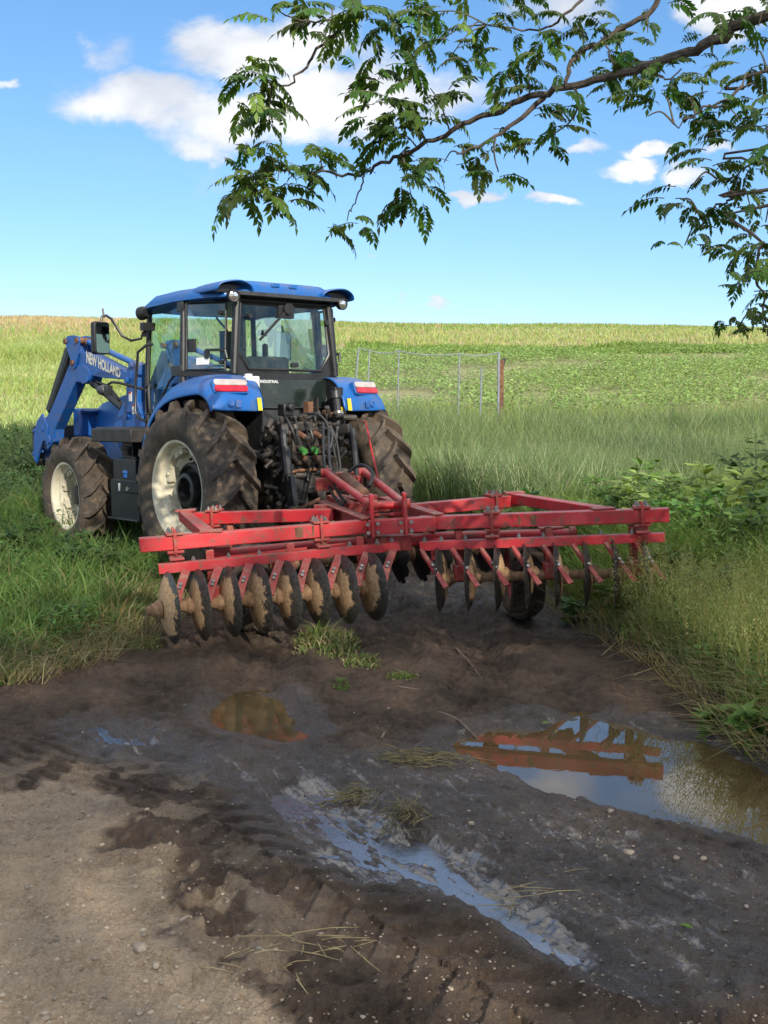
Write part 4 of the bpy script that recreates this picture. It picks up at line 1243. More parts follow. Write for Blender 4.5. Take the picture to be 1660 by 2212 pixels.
    # side lamp on a stalk
    MB().tube([(-.72, 1.06, 1.60), (-.84, 1.30, 1.665), (-.84, 1.45, 1.675), (-.85, 1.50, 1.655), (-.85, 1.505, 1.60)], .014, 8).box((-.85, 1.50, 1.60), (.06, .06, .09)).build('indicator_stalk', BLACK, R, bevel=.004)
    MB().lathe([(-.06, .012), (-.05, .035), (0, .052), (.05, .045), (.09, .03), (.10, 0)], c=(-.85, 1.60, 1.605), n=18, axis='y').build('indicator_lamp', plain('grey_lamp', (.06, .06, .065), .5), R)
    # ---------------- front loader
    L = bpy.data.objects.new('front_loader', None); COL.objects.link(L); L.parent = R; L.empty_display_size = .1
    for s in (-1, 1):
        xo, xi = s * .62, s * .50
        lo, hi = min(xo, xi), max(xo, xi)
        arm = [(1.50, 1.70), (2.05, 1.735), (2.33, 1.765), (2.36, 1.70), (2.45, 1.71), (2.53, 1.70), (2.70, 1.715), (3.00, 1.45), (3.27, 1.23), (3.30, 1.10), (3.47, 1.0), (3.60, 1.32), (3.40, 1.39), (3.11, 1.655), (2.81, 1.935), (2.72, 2.005), (2.565, 2.01), (2.36, 1.998), (1.618, 1.785), (1.48, 1.78)]
        am = MB().prism(arm, 'x', lo, hi).build('lift_arm', BLUE2, L, bevel=.008)
        MB().prism([(2.69, 1.845), (2.64, 1.885), (2.54, 1.88), (2.42, 1.855), (2.345, 1.79), (2.36, 1.73), (2.44, 1.70), (2.53, 1.69), (2.62, 1.73)], 'x', lo - .008, hi + .008).build('knee_plate', BLUE2, am, bevel=.004)
        if s == -1:
            for txt, y0, z0, y1, z1, ht, mt, xx in (('NEW HOLLAND', 2.435, 1.908, 1.705, 1.728, .125, LETTER, -.6215),):
                cu = bpy.data.curves.new('lettering', 'FONT'); cu.body = txt; cu.size = 1; cu.offset = .042; cu.extrude = .0
                tmp = bpy.data.objects.new('tmp', cu); COL.objects.link(tmp)
                dg = bpy.context.evaluated_depsgraph_get()
                me = bpy.data.meshes.new_from_object(tmp.evaluated_get(dg))
                bpy.data.objects.remove(tmp)
                xs = [v.co.x for v in me.vertices]; zs = [v.co.y for v in me.vertices]
                w = max(xs) - min(xs); hh = max(zs)
                Lh = math.hypot(y1 - y0, z1 - z0)
                for v in me.vertices:
                    t = (v.co.x - min(xs)) / w; q = v.co.y / hh * ht
                    v.co = (xx, y0 + (y1 - y0) * t - .0 * q, z0 + (z1 - z0) * t + q * (.92 - .22 * t))
                me.materials.clear(); me.materials.append(mt)
                o = bpy.data.objects.new('lettering', me); COL.objects.link(o); o.parent = am
        # bell crank, links and cylinders
        bell = [(2.885, 2.162), (2.825, 2.189), (2.695, 2.19), (2.569, 2.17), (2.544, 2.127), (2.562, 2.055), (2.657, 1.865), (2.701, 1.848), (2.754, 1.917), (2.868, 2.093)]
        bb = MB()
        for a0, a1 in ((xo - .022, xo - .006), (xi + .006, xi + .022)):
            bb.prism(bell, 'x', min(a0, a1), max(a0, a1))
        bb.prism([(2.80, 2.15), (2.62, 2.15), (2.63, 2.0), (2.74, 1.98)], 'x', lo, hi)
        bl = bb.build('bell_crank', BLUE2, L, bevel=.004)
        for y, z in ((2.865, 2.135), (2.59, 2.13), (2.715, 1.91)):
            MB().cyl((lo - .04, y, z), (hi + .04, y, z), .030, n=14).build('pivot_pin', RUST, bl)
        for y, z, r in ((1.485, 1.835, .026), (1.575, 1.70, .03), (2.43, 1.735, .035), (1.60, 1.37, .04), (3.42, 1.12, .05), (3.55, 1.24, .03)):
            MB().cyl((lo - .018, y, z), (hi + .018, y, z), r, n=14).build('pivot_pin', BLUE2, L)
        MB().cyl(((xo + xi) / 2, 2.55, 2.125), ((xo + xi) / 2, 1.485, 1.845), .028).build('levelling_link', BLUE, L)
        MB().cyl(((xo + xi) / 2, 2.62, 2.125), ((xo + xi) / 2, 2.50, 2.115), .036).build('link_end', RUST, L)
        c = MB().tube([((xo + xi) / 2, 2.89, 2.02), ((xo + xi) / 2, 3.40, 1.44)], .05, 12)
        c.bar(((xo + xi) / 2, 2.93, 2.06), ((xo + xi) / 2, 3.47, 1.43), .10, .07)
        c.tube([((xo + xi) / 2, 2.87, 2.09), ((xo + xi) / 2, 3.62, 1.25)], .022, 10)
        c.build('bucket_cylinder', BLACK, L)
        c = MB().cyl(((xo + xi) / 2, 2.36, 1.685), ((xo + xi) / 2, 1.78, 1.44), .042)
        c.cyl(((xo + xi) / 2, 2.42, 1.71), ((xo + xi) / 2, 2.36, 1.685), .05)
        lc = c.build('lift_cylinder', BLACK, L)
        MB().cyl(((xo + xi) / 2, 1.78, 1.44), ((xo + xi) / 2, 1.62, 1.375), .022).build('cylinder_rod', STEEL, lc)
        up = [(1.62, 1.66), (1.60, 1.80), (1.54, 1.86), (1.46, 1.872), (1.41, 1.84), (1.42, 1.50), (1.26, 1.26), (1.26, .95), (1.42, .88), (1.80, 1.05), (1.92, 1.26), (1.74, 1.45), (1.63, 1.55)]
        u = MB().prism(up, 'x', lo + .012, hi - .012).box((s * .48, 1.45, 1.15), (.20, .30, .5)).build('loader_upright', BLUE2, L, bevel=.006)
        if s == -1:
            for z, y in ((1.545, 1.535), (1.425, 1.475)):
                MB().box((-.611, y, z), (.004, .055, .088)).build('safety_sticker', WHITE, u)
                MB().box((-.6135, y, z + .036), (.003, .053, .016)).build('sticker_heading', LENSR, u)
        MB().tube([((xo + xi) / 2, 2.45, 1.74), ((xo + xi) / 2 - .03, 2.25, 1.70), ((xo + xi) / 2 - .02, 2.05, 1.66), ((xo + xi) / 2, 1.85, 1.52)], .012, 6).build('hydraulic_hose', RUBH, L)
        q = MB().prism([(3.42, 1.26), (3.56, 1.40), (3.70, 1.32), (3.80, 1.15), (3.83, .90), (3.75, .86), (3.66, 1.00), (3.56, 1.10), (3.45, 1.12)], 'x', lo - .01, lo + .012)
        q.prism([(3.42, 1.26), (3.56, 1.40), (3.70, 1.32), (3.80, 1.15), (3.83, .90), (3.75, .86), (3.66, 1.00), (3.56, 1.10), (3.45, 1.12)], 'x', hi - .012, hi + .01)
        q.tube([((xo + xi) / 2, 3.60, 1.28), ((xo + xi) / 2, 3.95, 1.20)], .025, 8); q.tube([((xo + xi) / 2, 3.72, 1.0), ((xo + xi) / 2, 3.97, .95)], .03, 8)
        q.build('quick_hitch', BLUE2, L, bevel=.003)
    MB().prism([(3.88, 1.27), (3.98, 1.27), (4.02, 1.22), (4.0, .86), (3.90, .82), (3.86, .88)], 'x', -.56, .56).build('carrier_plate', BLACK, L, bevel=.01)
    MB().box((0, 2.98, 1.30), (1.0, .18, .30)).box((0, 2.94, 1.42), (1.0, .24, .05)).build('torque_tube', BLUE2, L, bevel=.03)
    MB().box((-.585, 2.88, 1.73), (.06, .07, .16)).build('hose_bracket', RUST, L, bevel=.004)
    # ---------------- rear linkage
    def lk(*a): return tuple(a)
    for s in (-1, 1):
        b = MB()
        b.bar((s * .22, -.28, 1.20), (s * .34, -.62, 1.24), .06, .08); b.cyl((s * .18, -.28, 1.20), (s * .28, -.28, 1.20), .075)
        b.build('rear_lift_arm', GREYB, R, bevel=.006); b = MB()
        b.bar((s * .27, -.20, .50), (s * .33, -.80, .48), .035, .09)
        b.cyl((s * .31, -.80, .48), (s * .36, -.80, .48), .05)
        b.build('lower_link', GREYB, R, bevel=.006)
    b = MB()
    b.tube([(-.36, -.62, 1.24), (-.375, -.66, 1.02), (-.36, -.70, .82)], [.030, .034, .026], 10); b.tube([(-.37, -.66, 1.10), (-.365, -.69, .88)], .040, 10)
    b.bar((-.355, -.70, .86), (-.35, -.74, .62), .05, .07)
    b.build('lift_rod', BLACK, R)
    MB().tube([(.36, -.62, 1.24), (.36, -.70, .62)], .030, 10).build('lift_rod', BLACK, R)
    b = MB(); b.tube([(.33, -.42, 1.56), (.325, -.44, 1.49)], .052, 12); b.tube([(.325, -.44, 1.50), (.30, -.50, 1.34)], .036, 10); b.tube([(.30, -.50, 1.36), (.20, -.56, 1.00)], [.030, .026], 10); b.box((.34, -.43, 1.56), (.09, .07, .07))
    b.build('top_link', BLACK, R, bevel=.004)
    MB().cyl((.30, -.50, 1.375), (.296, -.507, 1.355), .05, n=14).build('link_collar', STEEL, R)
    MB().bar((.17, -.45, 1.38), (.31, -.49, 1.34), .03, .04).box((.13, -.3, 1.30), (.05, .08, .34)).build('top_link_bracket', RUST, R, bevel=.004)
    b = MB().box((-.05, -.52, 1.10), (.40, .16, .14)).box((-.06, -.50, 1.26), (.26, .10, .08)).box((-.02, -.54, .98), (.34, .10, .08))
    b.build('valve_block', CAST, R, bevel=.012)
    for x, z, g in ((-.20, 1.10, 1), (-.08, 1.10, 1), (.05, 1.10, 0), (-.15, 1.19, 0), (.02, 1.19, 0), (-.02, 1.00, 0), (-.14, 1.00, 0), (.10, 1.02, 0)):
        c = MB().cyl((x, -.52, z + .02), (x, -.66, z - .03), .027, .024, n=12).build('coupler', RUST if g == 0 else CAST, R)
        MB().cyl((x, -.655, z - .028), (x, -.70, z - .045), .028, n=14).build('coupler_cap', GREENC if g else CAST, c)
    MB().box((0, -.52, .40), (.09, .90, .05)).box((0, -.4, .36), (.3, .3, .10)).build('drawbar', CAST, R, bevel=.008)
    b = MB().box((0, -.50, .80), (.60, .14, .20)).box((0, -.45, .92), (.60, .10, .72)).cyl((0, -.45, .70), (0, -.66, .70), .045).cyl((.12, -.44, .86), (.12, -.68, .86), .07).box((-.15, -.52, .62), (.14, .1, .2)).box((.22, -.55, .80), (.10, .12, .2))
    for k in range(150):
        x = random.uniform(-.42, .40); z = random.uniform(.50, 1.36); y = random.uniform(-.58, -.47)
        d = Vector((random.uniform(-1, 1), random.uniform(-.5, .2), random.uniform(-1, 1))).normalized() * random.uniform(.04, .13)
        b.cyl((x, y, z), tuple(Vector((x, y, z)) + d), random.uniform(.012, .03), n=8)
    b.build('rear_housing', CAST, R, bevel=.008)
    b = MB().tube([(-.32, -.55, .86), (-.2, -.6, .90), (.0, -.6, .90), (.1, -.58, .82)], .012, 6).tube([(-.40, -.60, .55), (-.2, -.68, .60), (-.05, -.7, .66)], .016, 8).tube([(.05, -.62, .93), (.18, -.66, .86), (.3, -.64, .80)], .014, 8).tube([(.1, -.60, 1.0), (.22, -.64, .88)], .01, 6)
    b.build('control_rod', RUST, R)
    hs = [[(-.22, -.42, 1.36), (-.27, -.55, 1.32), (-.26, -.62, 1.22), (-.22, -.60, 1.12)], [(-.12, -.42, 1.34), (-.18, -.55, 1.30), (-.22, -.62, 1.2), (-.20, -.62, 1.10)],
          [(-.05, -.42, 1.36), (.05, -.55, 1.36), (.12, -.60, 1.25), (.16, -.62, 1.05), (.20, -.66, .80), (.26, -.80, .60)], [(0, -.42, 1.33), (.10, -.56, 1.32), (.17, -.62, 1.18), (.20, -.64, .98), (.22, -.68, .72), (.30, -.85, .52)],
          [(-.08, -.50, 1.30), (-.10, -.62, 1.26), (-.09, -.66, 1.16), (-.08, -.62, 1.10)], [(.06, -.52, 1.22), (.02, -.64, 1.18), (.05, -.66, 1.06), (.10, -.62, 1.0)], [(.02, -.5, 1.26), (.12, -.64, 1.22), (.08, -.66, 1.05), (.02, -.64, 1.0)]]
    for h in hs:
        pts = []
        P = [Vector(q) for q in h]
        for i in range(len(P) - 1):
            p0 = P[max(0, i - 1)]; p1 = P[i]; p2 = P[i + 1]; p3 = P[min(len(P) - 1, i + 2)]
            for k in range(4):
                t = k / 4
                pts.append(.5 * ((2 * p1) + (-p0 + p2) * t + (2 * p0 - 5 * p1 + 4 * p2 - p3) * t * t + (-p0 + 3 * p1 - 3 * p2 + p3) * t ** 3))
        pts.append(P[-1])
        MB().tube(pts, .0125, 8).build('hydraulic_hose', RUBH, R)
    MB().box((-.22, -.46, 1.40), (.10, .10, .10)).cyl((-.22, -.5, 1.42), (-.22, -.56, 1.42), .03).build('trailer_socket', BLACK, R, bevel=.01)
    MB().box((-.02, -.47, 1.33), (.16, .02, .06)).build('type_plate', STEEL, R)
    MB().box((.30, -.18, 1.36), (.02, .06, .30)).build('panel_strut', GREYB, R)
    # small lettering on the lower panel
    cu = bpy.data.curves.new('lettering', 'FONT'); cu.body = 'CNH INDUSTRIAL'; cu.size = .034; cu.offset = .0006
    tmp = bpy.data.objects.new('tmp', cu); COL.objects.link(tmp)
    me = bpy.data.meshes.new_from_object(tmp.evaluated_get(bpy.context.evaluated_depsgraph_get())); bpy.data.objects.remove(tmp)
    for v in me.vertices: v.co = (-.36 + v.co.x, -.168, 1.632 + v.co.y)
    me.materials.clear(); me.materials.append(LETTERW)
    o = bpy.data.objects.new('lettering', me); COL.objects.link(o); o.parent = R
    return R
TRACTOR = tractor()
# ------------------------------------------------------------------ disc harrow
# local frame: x to its right, y forward, z = 0 at the top of the gang beams
def harrow():
    M = frame((.129, 7.287, .773), 4.73, .45, 2.9)
    R = empty('disc_harrow', 'red tandem disc harrow with soil caked discs hitched behind the tractor', 'disc harrow', mat=M)
    bh = .088
    def beam(name, a, b, w=.10, h=bh, z=0, mat=RED, par=R):
        return MB().bar((a[0], a[1], z - h / 2), (b[0], b[1], z - h / 2), w, h).build(name, mat, par, bevel=.006)
    # gang beams
    RL = beam('rear_gang_beam', (-1.68, -.29), (-.10, .03)); RR = beam('rear_gang_beam', (.10, .01), (1.665, -.345))
    FL = beam('front_gang_beam', (-1.52, 1.19), (-.42, .87)); FR = beam('front_gang_beam', (.14, .88), (1.0, 1.13))
    beam('centre_beam', (-.24, -.055), (.20, -.055), .104, .094, .002)
    # side members lie on top of the beams
    s1 = beam('side_member', (-1.545, 1.23), (-1.265, -.17), .085, .075, .012); s2 = beam('side_member', (.955, 1.13), (1.29, -.20), .085, .075, .012)
    pl = MB().box((-1.53, 1.21, .016), (.15, .13, .012)).box((.965, 1.14, .016), (.15, .12, .012)).box((-1.24, -.20, .008), (.14, .11, .012)).box((1.27, -.235, .008), (.14, .11, .012))
    pl.build('corner_plate', REDD, R, bevel=.002)
    # tongue members: angle iron running forward to the hitch
    for a, b in (((-.245, -.06), (-.50, 1.36)), ((.225, -.06), (-.02, 1.40))):
        m = MB().bar((a[0], a[1], .012), (b[0], b[1], .012), .075, .012)
        d = (Vector((b[0], b[1], 0)) - Vector((a[0], a[1], 0))).normalized(); sd = Vector((d.y, -d.x, 0)) * (.034 if a[0] < 0 else -.034)
        m.bar((a[0] + sd.x, a[1] + sd.y, -.055), (b[0] + sd.x, b[1] + sd.y, -.055), .012, .125)
        m.build('tongue_member', REDD, R, bevel=.002)
    MB().bar((-.30, 1.0, -.02), (-.40, 1.75, -.02), .10, .09).bar((-.16, 1.0, -.02), (-.34, 1.75, -.02), .06, .09).box((-.27, 1.02, -.02), (.60, .09, .08)).build('drawbar', REDD, R, bevel=.006)
    MB().box((-.37, 1.85, -.03), (.07, .30, .03)).cyl((-.38, 1.95, -.12), (-.38, 1.95, .06), .022).build('hitch_tongue', RUST, R, bevel=.004)
    # mast in the middle, bolted to the centre beam
    m = MB()
    for x in (-.212, .004):
        m.box((x, -.062, .03), (.022, .112, .28)); 
    m.tube([(-.21, .06, .078), (.0, .06, .078)], .024, 12); m.box((-.105, .06, .020), (.21, .02, .018)); m.box((-.212, .04, .06), (.016, .10, .11)); m.box((.004, .04, .06), (.016, .10, .11))
    m.build('mast', RED, R, bevel=.004)
    for x in (-.245, -.18, .037, -.03):
        for z in (-.02, -.075):
            MB().cyl((x, -.108, z), (x, -.125, z), .013, n=6).build('bolt', STEEL, R)
    # lifting struts from the mast to the hitch and the hydraulic cylinder between them
    for a, b in (((-.205, .06, .085), (-.455, 1.32, .235)), ((.012, .06, .085), (-.165, 1.30, .225))):
        st = MB().tube([a, b], .027, 14).build('strut_tube', RED, R)
        for p in (a, b): MB().cyl((p[0] - .04, p[1], p[2]), (p[0] + .04, p[1], p[2]), .034, n=14).build('strut_end', REDD, st)
    c = MB().tube([(-.24, .55, .13), (-.315, 1.12, .205)], .046, 14).tube([(-.225, .40, .11), (-.24, .55, .13)], .052, 14).build('hydraulic_cylinder', RUST, R)
    MB().tube([(-.20, .25, .09), (-.225, .42, .112)], .022, 10).build('cylinder_rod', STEEL, c)
    MB().box((-.20, .24, .07), (.10, .06, .14)).build('cylinder_bracket', REDD, R, bevel=.006)
    MB().box((-.32, 1.20, .18), (.14, .14, .12)).box((-.36, 1.28, .15), (.36, .05, .10)).build('strut_bracket', REDD, R, bevel=.006)
    def spline(P, k=5):
        P = [Vector(q) for q in P]; out = []
        for i in range(len(P) - 1):
            p0 = P[max(0, i - 1)]; p1 = P[i]; p2 = P[i + 1]; p3 = P[min(len(P) - 1, i + 2)]
            for j in range(k):
                t = j / k
                out.append(.5 * ((2 * p1) + (-p0 + p2) * t + (2 * p0 - 5 * p1 + 4 * p2 - p3) * t * t + (-p0 + 3 * p1 - 3 * p2 + p3) * t ** 3))
        return out + [P[-1]]
    for pts in ([(-.40, 1.85, .55), (-.42, 1.50, .30), (-.39, 1.15, .12), (-.34, .85, .04)], [(-.44, 1.9, .60), (-.46, 1.55, .32), (-.43, 1.2, .10), (-.36, .8, .02)], [(-.30, 1.10, .24), (-.20, 1.0, .30), (-.13, .85, .24), (-.17, .70, .16)]):
        MB().tube(spline(pts), .0125, 8).build('hydraulic_hose', RUBH, R)
    MB().tube([(-.155, .95, .62), (-.125, .93, .42), (-.085, .90, .17), (-.09, .88, .12)], .007, 6).tube([(-.155, .95, .62), (-.175, .96, .625)], .007, 6).tube([(-.085, .9, .17), (-.12, .9, .14)], .012, 6).build('hose_holder_rod', RED, R)
    # U-bolt clamps and their brackets over the beams
    def clamp(x, y, rot, par, drop=.17, w=.10):
        e = Matrix.Translation((x, y, 0)) @ Euler((0, 0, rot)).to_matrix().to_4x4()
        m = MB().box((0, 0, .012), (.105, .135, .016)).box((0, 0, -bh - .012), (.105, .135, .016))
        for sy in (-1, 1):
            m.cyl((0, sy * .058, -bh - .03), (0, sy * .058, .045), .009, n=8)
        m.box((0, -.066, -bh / 2), (.022, .012, bh + .03))
        m.xf(e); k = m.build('beam_clamp', REDD, par, bevel=.003)
        for sy in (-1, 1):
            for sx in (-.028, .028):
                MB().cyl((sx, sy * .05, .02), (sx, sy * .05, .036), .014, n=6).cyl((sx, sy * .05, .036), (sx, sy * .05, .047), .008, n=8).xf(e).build('clamp_nut', STEEL, k)
        st = MB().box((0, -.02, -bh - .07), (.075, .02, .13)).box((0, .02, -bh - .07), (.075, .02, .13)).box((0, -.08, -bh - .05), (.09, .10, .012)).cyl((0, -.09, -bh - .08), (0, -.09, -bh - .045), .02, n=8)
        st.xf(e).build('hanger', REDD, k, bevel=.003)
        return k
    aL = math.atan2(.32, 1.58); aR = math.atan2(-.355, 1.565); aFL = math.atan2(-.32, 1.1); aFR = math.atan2(.25, .86)
    clamp(-1.47, -.247, aL, RL); clamp(-.555, -.062, aL, RL)
    clamp(.57, -.097, aR, RR); clamp(1.50, -.308, aR, RR)
    clamp(-1.31, 1.13, aFL, FL); clamp(.79, 1.07, aFR, FR)
    # stains: bare patches on the beams
    for x, y, w, a, par in ((-.70, -.092, .05, aL, RL), (-.61, -.074, .012, aL, RL), (.83, -.155, .035, aR, RR), (.74, -.135, .01, aR, RR)):
        e = Matrix.Translation((x, y, 0)) @ Euler((0, 0, a)).to_matrix().to_4x4()
        MB().box((0, -.0505, -.042), (w, .003, .066)).xf(e).build('bare_patch', RUST, par)
    # axle tubes
    ax = MB().tube([(-1.25, -.02, -.175), (-.52, .08, -.165), (.30, .10, -.165), (1.10, -.05, -.175)], .042, 14)
    ax.build('axle_tube', RED, R)
    MB().tube([(1.09, -.05, -.175), (1.13, -.05, -.175)], .055, 14).build('axle_collar', REDD, R)
    for c_, s_ in (((-1.2, .0, -.14), (.12, .10, .05)), ((.98, .0, -.15), (.16, .10, .06)), ((-.105, .06, -.17), (.30, .14, .10))):
        MB().box(c_, s_).build('axle_bearing', REDD, R, bevel=.006)
    # wheels on the axle
    wp = None
    for i, (x, y) in enumerate(((-1.02, .30), (.84, .36))):
        e = bpy.data.objects.new('transport_wheel', None); COL.objects.link(e); e.parent = R; e.empty_display_size = .1
        e.location = (x, y, -.475 - .0)
        if i == 0:
            tm = tyre_mesh(.315, .235, .19, 18, .016).build('tyre', RUBBER, e)
            rb = MB().lathe([(-.09, .20), (-.07, .18), (0, .165), (.07, .18), (.09, .20)], n=32).lathe([(-.02, .17), (-.03, .07), (-.06, .05), (-.06, 0)], n=24).lathe([(.02, .17), (.03, .07), (.06, .05), (.06, 0)], n=24)
            rm = rb.build('rim', REDD, e)
        else:
            for q in (tm, rm):
                c2 = q.copy(); COL.objects.link(c2); c2.parent = e
        MB().bar((x + .16, .04, -.17), (x + .16, y, -.475), .05, .07).cyl((x + .18, y, -.475), (x - .02, y, -.475), .035).build('wheel_arm', REDD, R, bevel=.005)
    # ---------------- gangs of discs
    def dish(r, notch=0):
        b = MB(); n = 72; prof = []
        def rad(k):
            if not notch: return r
            return r * (1 - .11 * max(0, math.cos(notch * 2 * PI * k / n)) ** 1.5)
        Rs = (r * r + .056 ** 2) / (2 * .056)
        rows = []
        for side in (0, 1):
            for j in range(9) if side == 0 else range(8, -1, -1):
                row = []
                for k in range(n + 1):
                    rr = rad(k) * j / 8 if j else .0005
                    dep = Rs - math.sqrt(Rs * Rs - rr * rr)
                    x = -(dep) + (.0028 if side else -.0028) * (1 if j < 8 else .3)
                    a = 2 * PI * k / n
                    row.append((x, rr * math.sin(a), rr * math.cos(a)))
                rows.append(row)
        b.grid(rows)
        return b
    def spool(l):
        return MB().lathe([(0, .062), (.012, .062), (.03, .044), (l * .35, .030), (l * .65, .030), (l - .03, .042), (l - .012, .058), (l, .058), (l, 0)], n=18)
    p_disc = None; p_not = None; p_sp = None
    def put(src, M_, name=None):
        o = src.copy(); COL.objects.link(o); o.parent = R; o.matrix_local = M_; return o
    protos = {}
    def gang(p0, step, n, az, r, notch, side, flip=False):
        """p0 first disc centre, step between centres, az axis azimuth; the hollow side faces inward"""
        nonlocal protos
        for i in range(n):
            c = Vector(p0) + Vector(step) * i
            lean = random.uniform(-.012, .012)
            Mx = Matrix.Translation(c) @ Euler((random.uniform(0, 6.2), 0, az + lean), 'XYZ').to_matrix().to_4x4()
            # convex side must look outward (side * x)
            if (side > 0) != flip: Mx = Mx
            else: Mx = Mx @ Matrix.Scale(-1, 4, (1, 0, 0)) if False else Mx @ Euler((0, 0, PI)).to_matrix().to_4x4()
            key = ('d', r, notch)
            if key not in protos:
                protos[key] = dish(r, notch).build('disc', DISC if not notch else GREYB, R); protos[key].matrix_local = Mx
            else: put(protos[key], Mx)
            Ms = Matrix.Translation(c) @ Euler((0, 0, az)).to_matrix().to_4x4()
            if i < n - 1 and side < 0 or i > 0 and side > 0 or True:
                L = Vector(step).length
                k2 = ('s', round(L, 3))
                sgn = 0 if True else 0
                Mq = Ms if Vector(step).x > 0 else Ms
                if i == n - 1: continue
                if k2 not in protos:
                    protos[k2] = spool(L - .01).build('spool', SOIL, R); protos[k2].matrix_local = Mq
                else: put(protos[k2], Mq)
    rd = .222
    zc = -.418
    gang((-1.545, -.495, zc), (.1795, .0445, 0), 8, math.radians(21), rd, 0, -1)
    gang((.262, -.085, zc + .012), (.183, -.040, 0), 8, math.radians(-14), rd, 0, 1)
    gang((-.55, .94, zc + .03), (-.178, .052, 0), 6, math.radians(-14), .21, 10, 1)
    gang((-.18, .80, zc + .04), (.165, .045, 0), 6, math.radians(14), .21, 10, -1)
    # end nut and soil lumps on the outer left disc, bolts of the others
    hn = MB()
    hn.lathe([(0, .055), (-.02, .058), (-.03, .046), (-.055, .042), (-.06, .03), (-.085, .028), (-.088, 0)], n=12)
    o = hn.build('gang_bolt', SOIL, R); o.matrix_local = Matrix.Translation((-1.552, -.498, zc)) @ Euler((0, 0, math.radians(21))).to_matrix().to_4x4()
    hb = MB().lathe([(0, .046), (-.012, .043), (-.028, .035), (-.038, .024), (-.041, 0)], n=16).build('disc_hub', SOIL, R)
    hb.matrix_local = Matrix.Translation(Vector((-1.545, -.495, zc)) + Vector((.1795, .0445, 0))) @ Euler((0, 0, math.radians(21))).to_matrix().to_4x4()
    for i in range(2, 8):
        put(hb, Matrix.Translation(Vector((-1.545, -.495, zc)) + Vector((.1795, .0445, 0)) * i) @ Euler((random.uniform(0, 6), 0, math.radians(21))).to_matrix().to_4x4())
    for i in range(0, 8):
        put(hb, Matrix.Translation(Vector((.262, -.085, zc + .012)) + Vector((.183, -.040, 0)) * i) @ Euler((0, 0, math.radians(-14) + PI)).to_matrix().to_4x4())
    # gang bars: angle iron carrying the scrapers
    def gbar(a, b, nuts):
        a = Vector(a); b = Vector(b)
        d = (b - a).normalized(); sd = Vector((d.y, -d.x, 0))
        up = Vector((0, 0, 1))
        m = MB().bar(a - up * .026, b - up * .026, .010, .056).bar(a - sd * .028 + up * .0, b - sd * .028, .06, .010)
        g = m.build('scraper_bar', RED, R, bevel=.002)
        for t in nuts:
            p = a + (b - a) * t - sd * .03
            MB().cyl(p + up * .004, p + up * .022, .014, n=6).cyl(p + up * .02, p + up * .034, .008, n=8).build('bolt', STEEL, g)
        return g
    gL = gbar((-1.555, -.43, -.160), (-.035, -.035, -.160), [.14, .28, .405, .535, .655, .785, .905, .97])
    gR = gbar((.085, -.105, -.160), (1.625, -.385, -.160), [.02, .09, .19, .30, .41, .51, .745, .87])
    def scraper(top, bot, w0, w1):
        top = Vector(top); bot = Vector(bot)
        d = (bot - top).normalized()
        s = Vector((1, .15, 0)); s = (s - d * s.dot(d)).normalized()
        n = d.cross(s).normalized() * .005
        vs = []
        for o in (-1, 1):
            for p, w in ((top, w0), (top + (bot - top) * .5, w0 * .95), (bot, w1)):
                vs += [p - s * w + n * o, p + s * w + n * o]
        k = MB().add(vs, [(0, 1, 3, 2), (2, 3, 5, 4), (6, 8, 9, 7), (8, 10, 11, 9), (0, 6, 7, 1), (4, 5, 11, 10), (0, 2, 8, 6), (2, 4, 10, 8), (1, 7, 9, 3), (3, 9, 11, 5)])
        o = k.build('scraper', REDD, R)
        for t in (.46, .56):
            p = top + (bot - top) * t
            MB().cyl(p - n * 4, p + n * 4, .011, n=8).build('scraper_bolt', STEEL, o)
        pl = MB().bar(top + (bot - top) * .05 - n * 2, top + (bot - top) * .62 - n * 2, .030, .008, up=n)
        pl.build('scraper_arm', RED, o)
        return o
    tops = [(-1.39, -.42), (-1.195, -.365), (-1.009, -.315), (-.818, -.265), (-.646, -.22), (-.44, -.17), (-.262, -.12), (-.085, -.07)]
    bots = [(-1.455, -.60), (-1.27, -.55), (-1.085, -.50), (-.90, -.455), (-.72, -.41), (-.535, -.37), (-.355, -.32), (-.185, -.27)]
    for (tx, ty), (bx_, by_) in zip(tops, bots):
        scraper((tx, ty, -.20), (bx_, by_, -.395 + .02), .026, .034)
    for i, tx in enumerate((.091, .288, .469, .670, .861, 1.045, 1.249, 1.433)):
        ty = -.115 - .18 * tx
        scraper((tx, ty, -.20), (tx + .125, ty - .20, -.425), .013, .019)
    # stalks and standards between gang and beam
    for x, y in ((-1.25, -.36), (-.75, -.25), (-.30, -.13), (.35, -.12), (.92, -.24), (1.45, -.34)):
        MB().box((x, y + .06, -.24), (.05, .05, .28)).box((x, y + .0, -.37), (.10, .12, .10)).build('gang_standard', REDD, R, bevel=.008)
    for x, y in ((-1.2, 1.10), (-.6, .93), (.3, .93), (.8, 1.06)):
        MB().box((x, y, -.24), (.05, .05, .30)).box((x, y, -.38), (.10, .12, .10)).build('gang_standard', REDD, R, bevel=.008)
    MB().bar((-1.45, 1.08, -.17), (-.40, .80, -.17), .05, .05).build('front_scraper_bar', REDD, R)
    MB().bar((.05, .80, -.17), (.95, 1.02, -.17), .05, .05).build('front_scraper_bar', REDD, R)
    return R
HARROW = harrow()
# ------------------------------------------------------------------ trees
def wood(paths):
    b = MB()
    for pts, rad, n in paths: b.tube(pts, rad, n)
    return b

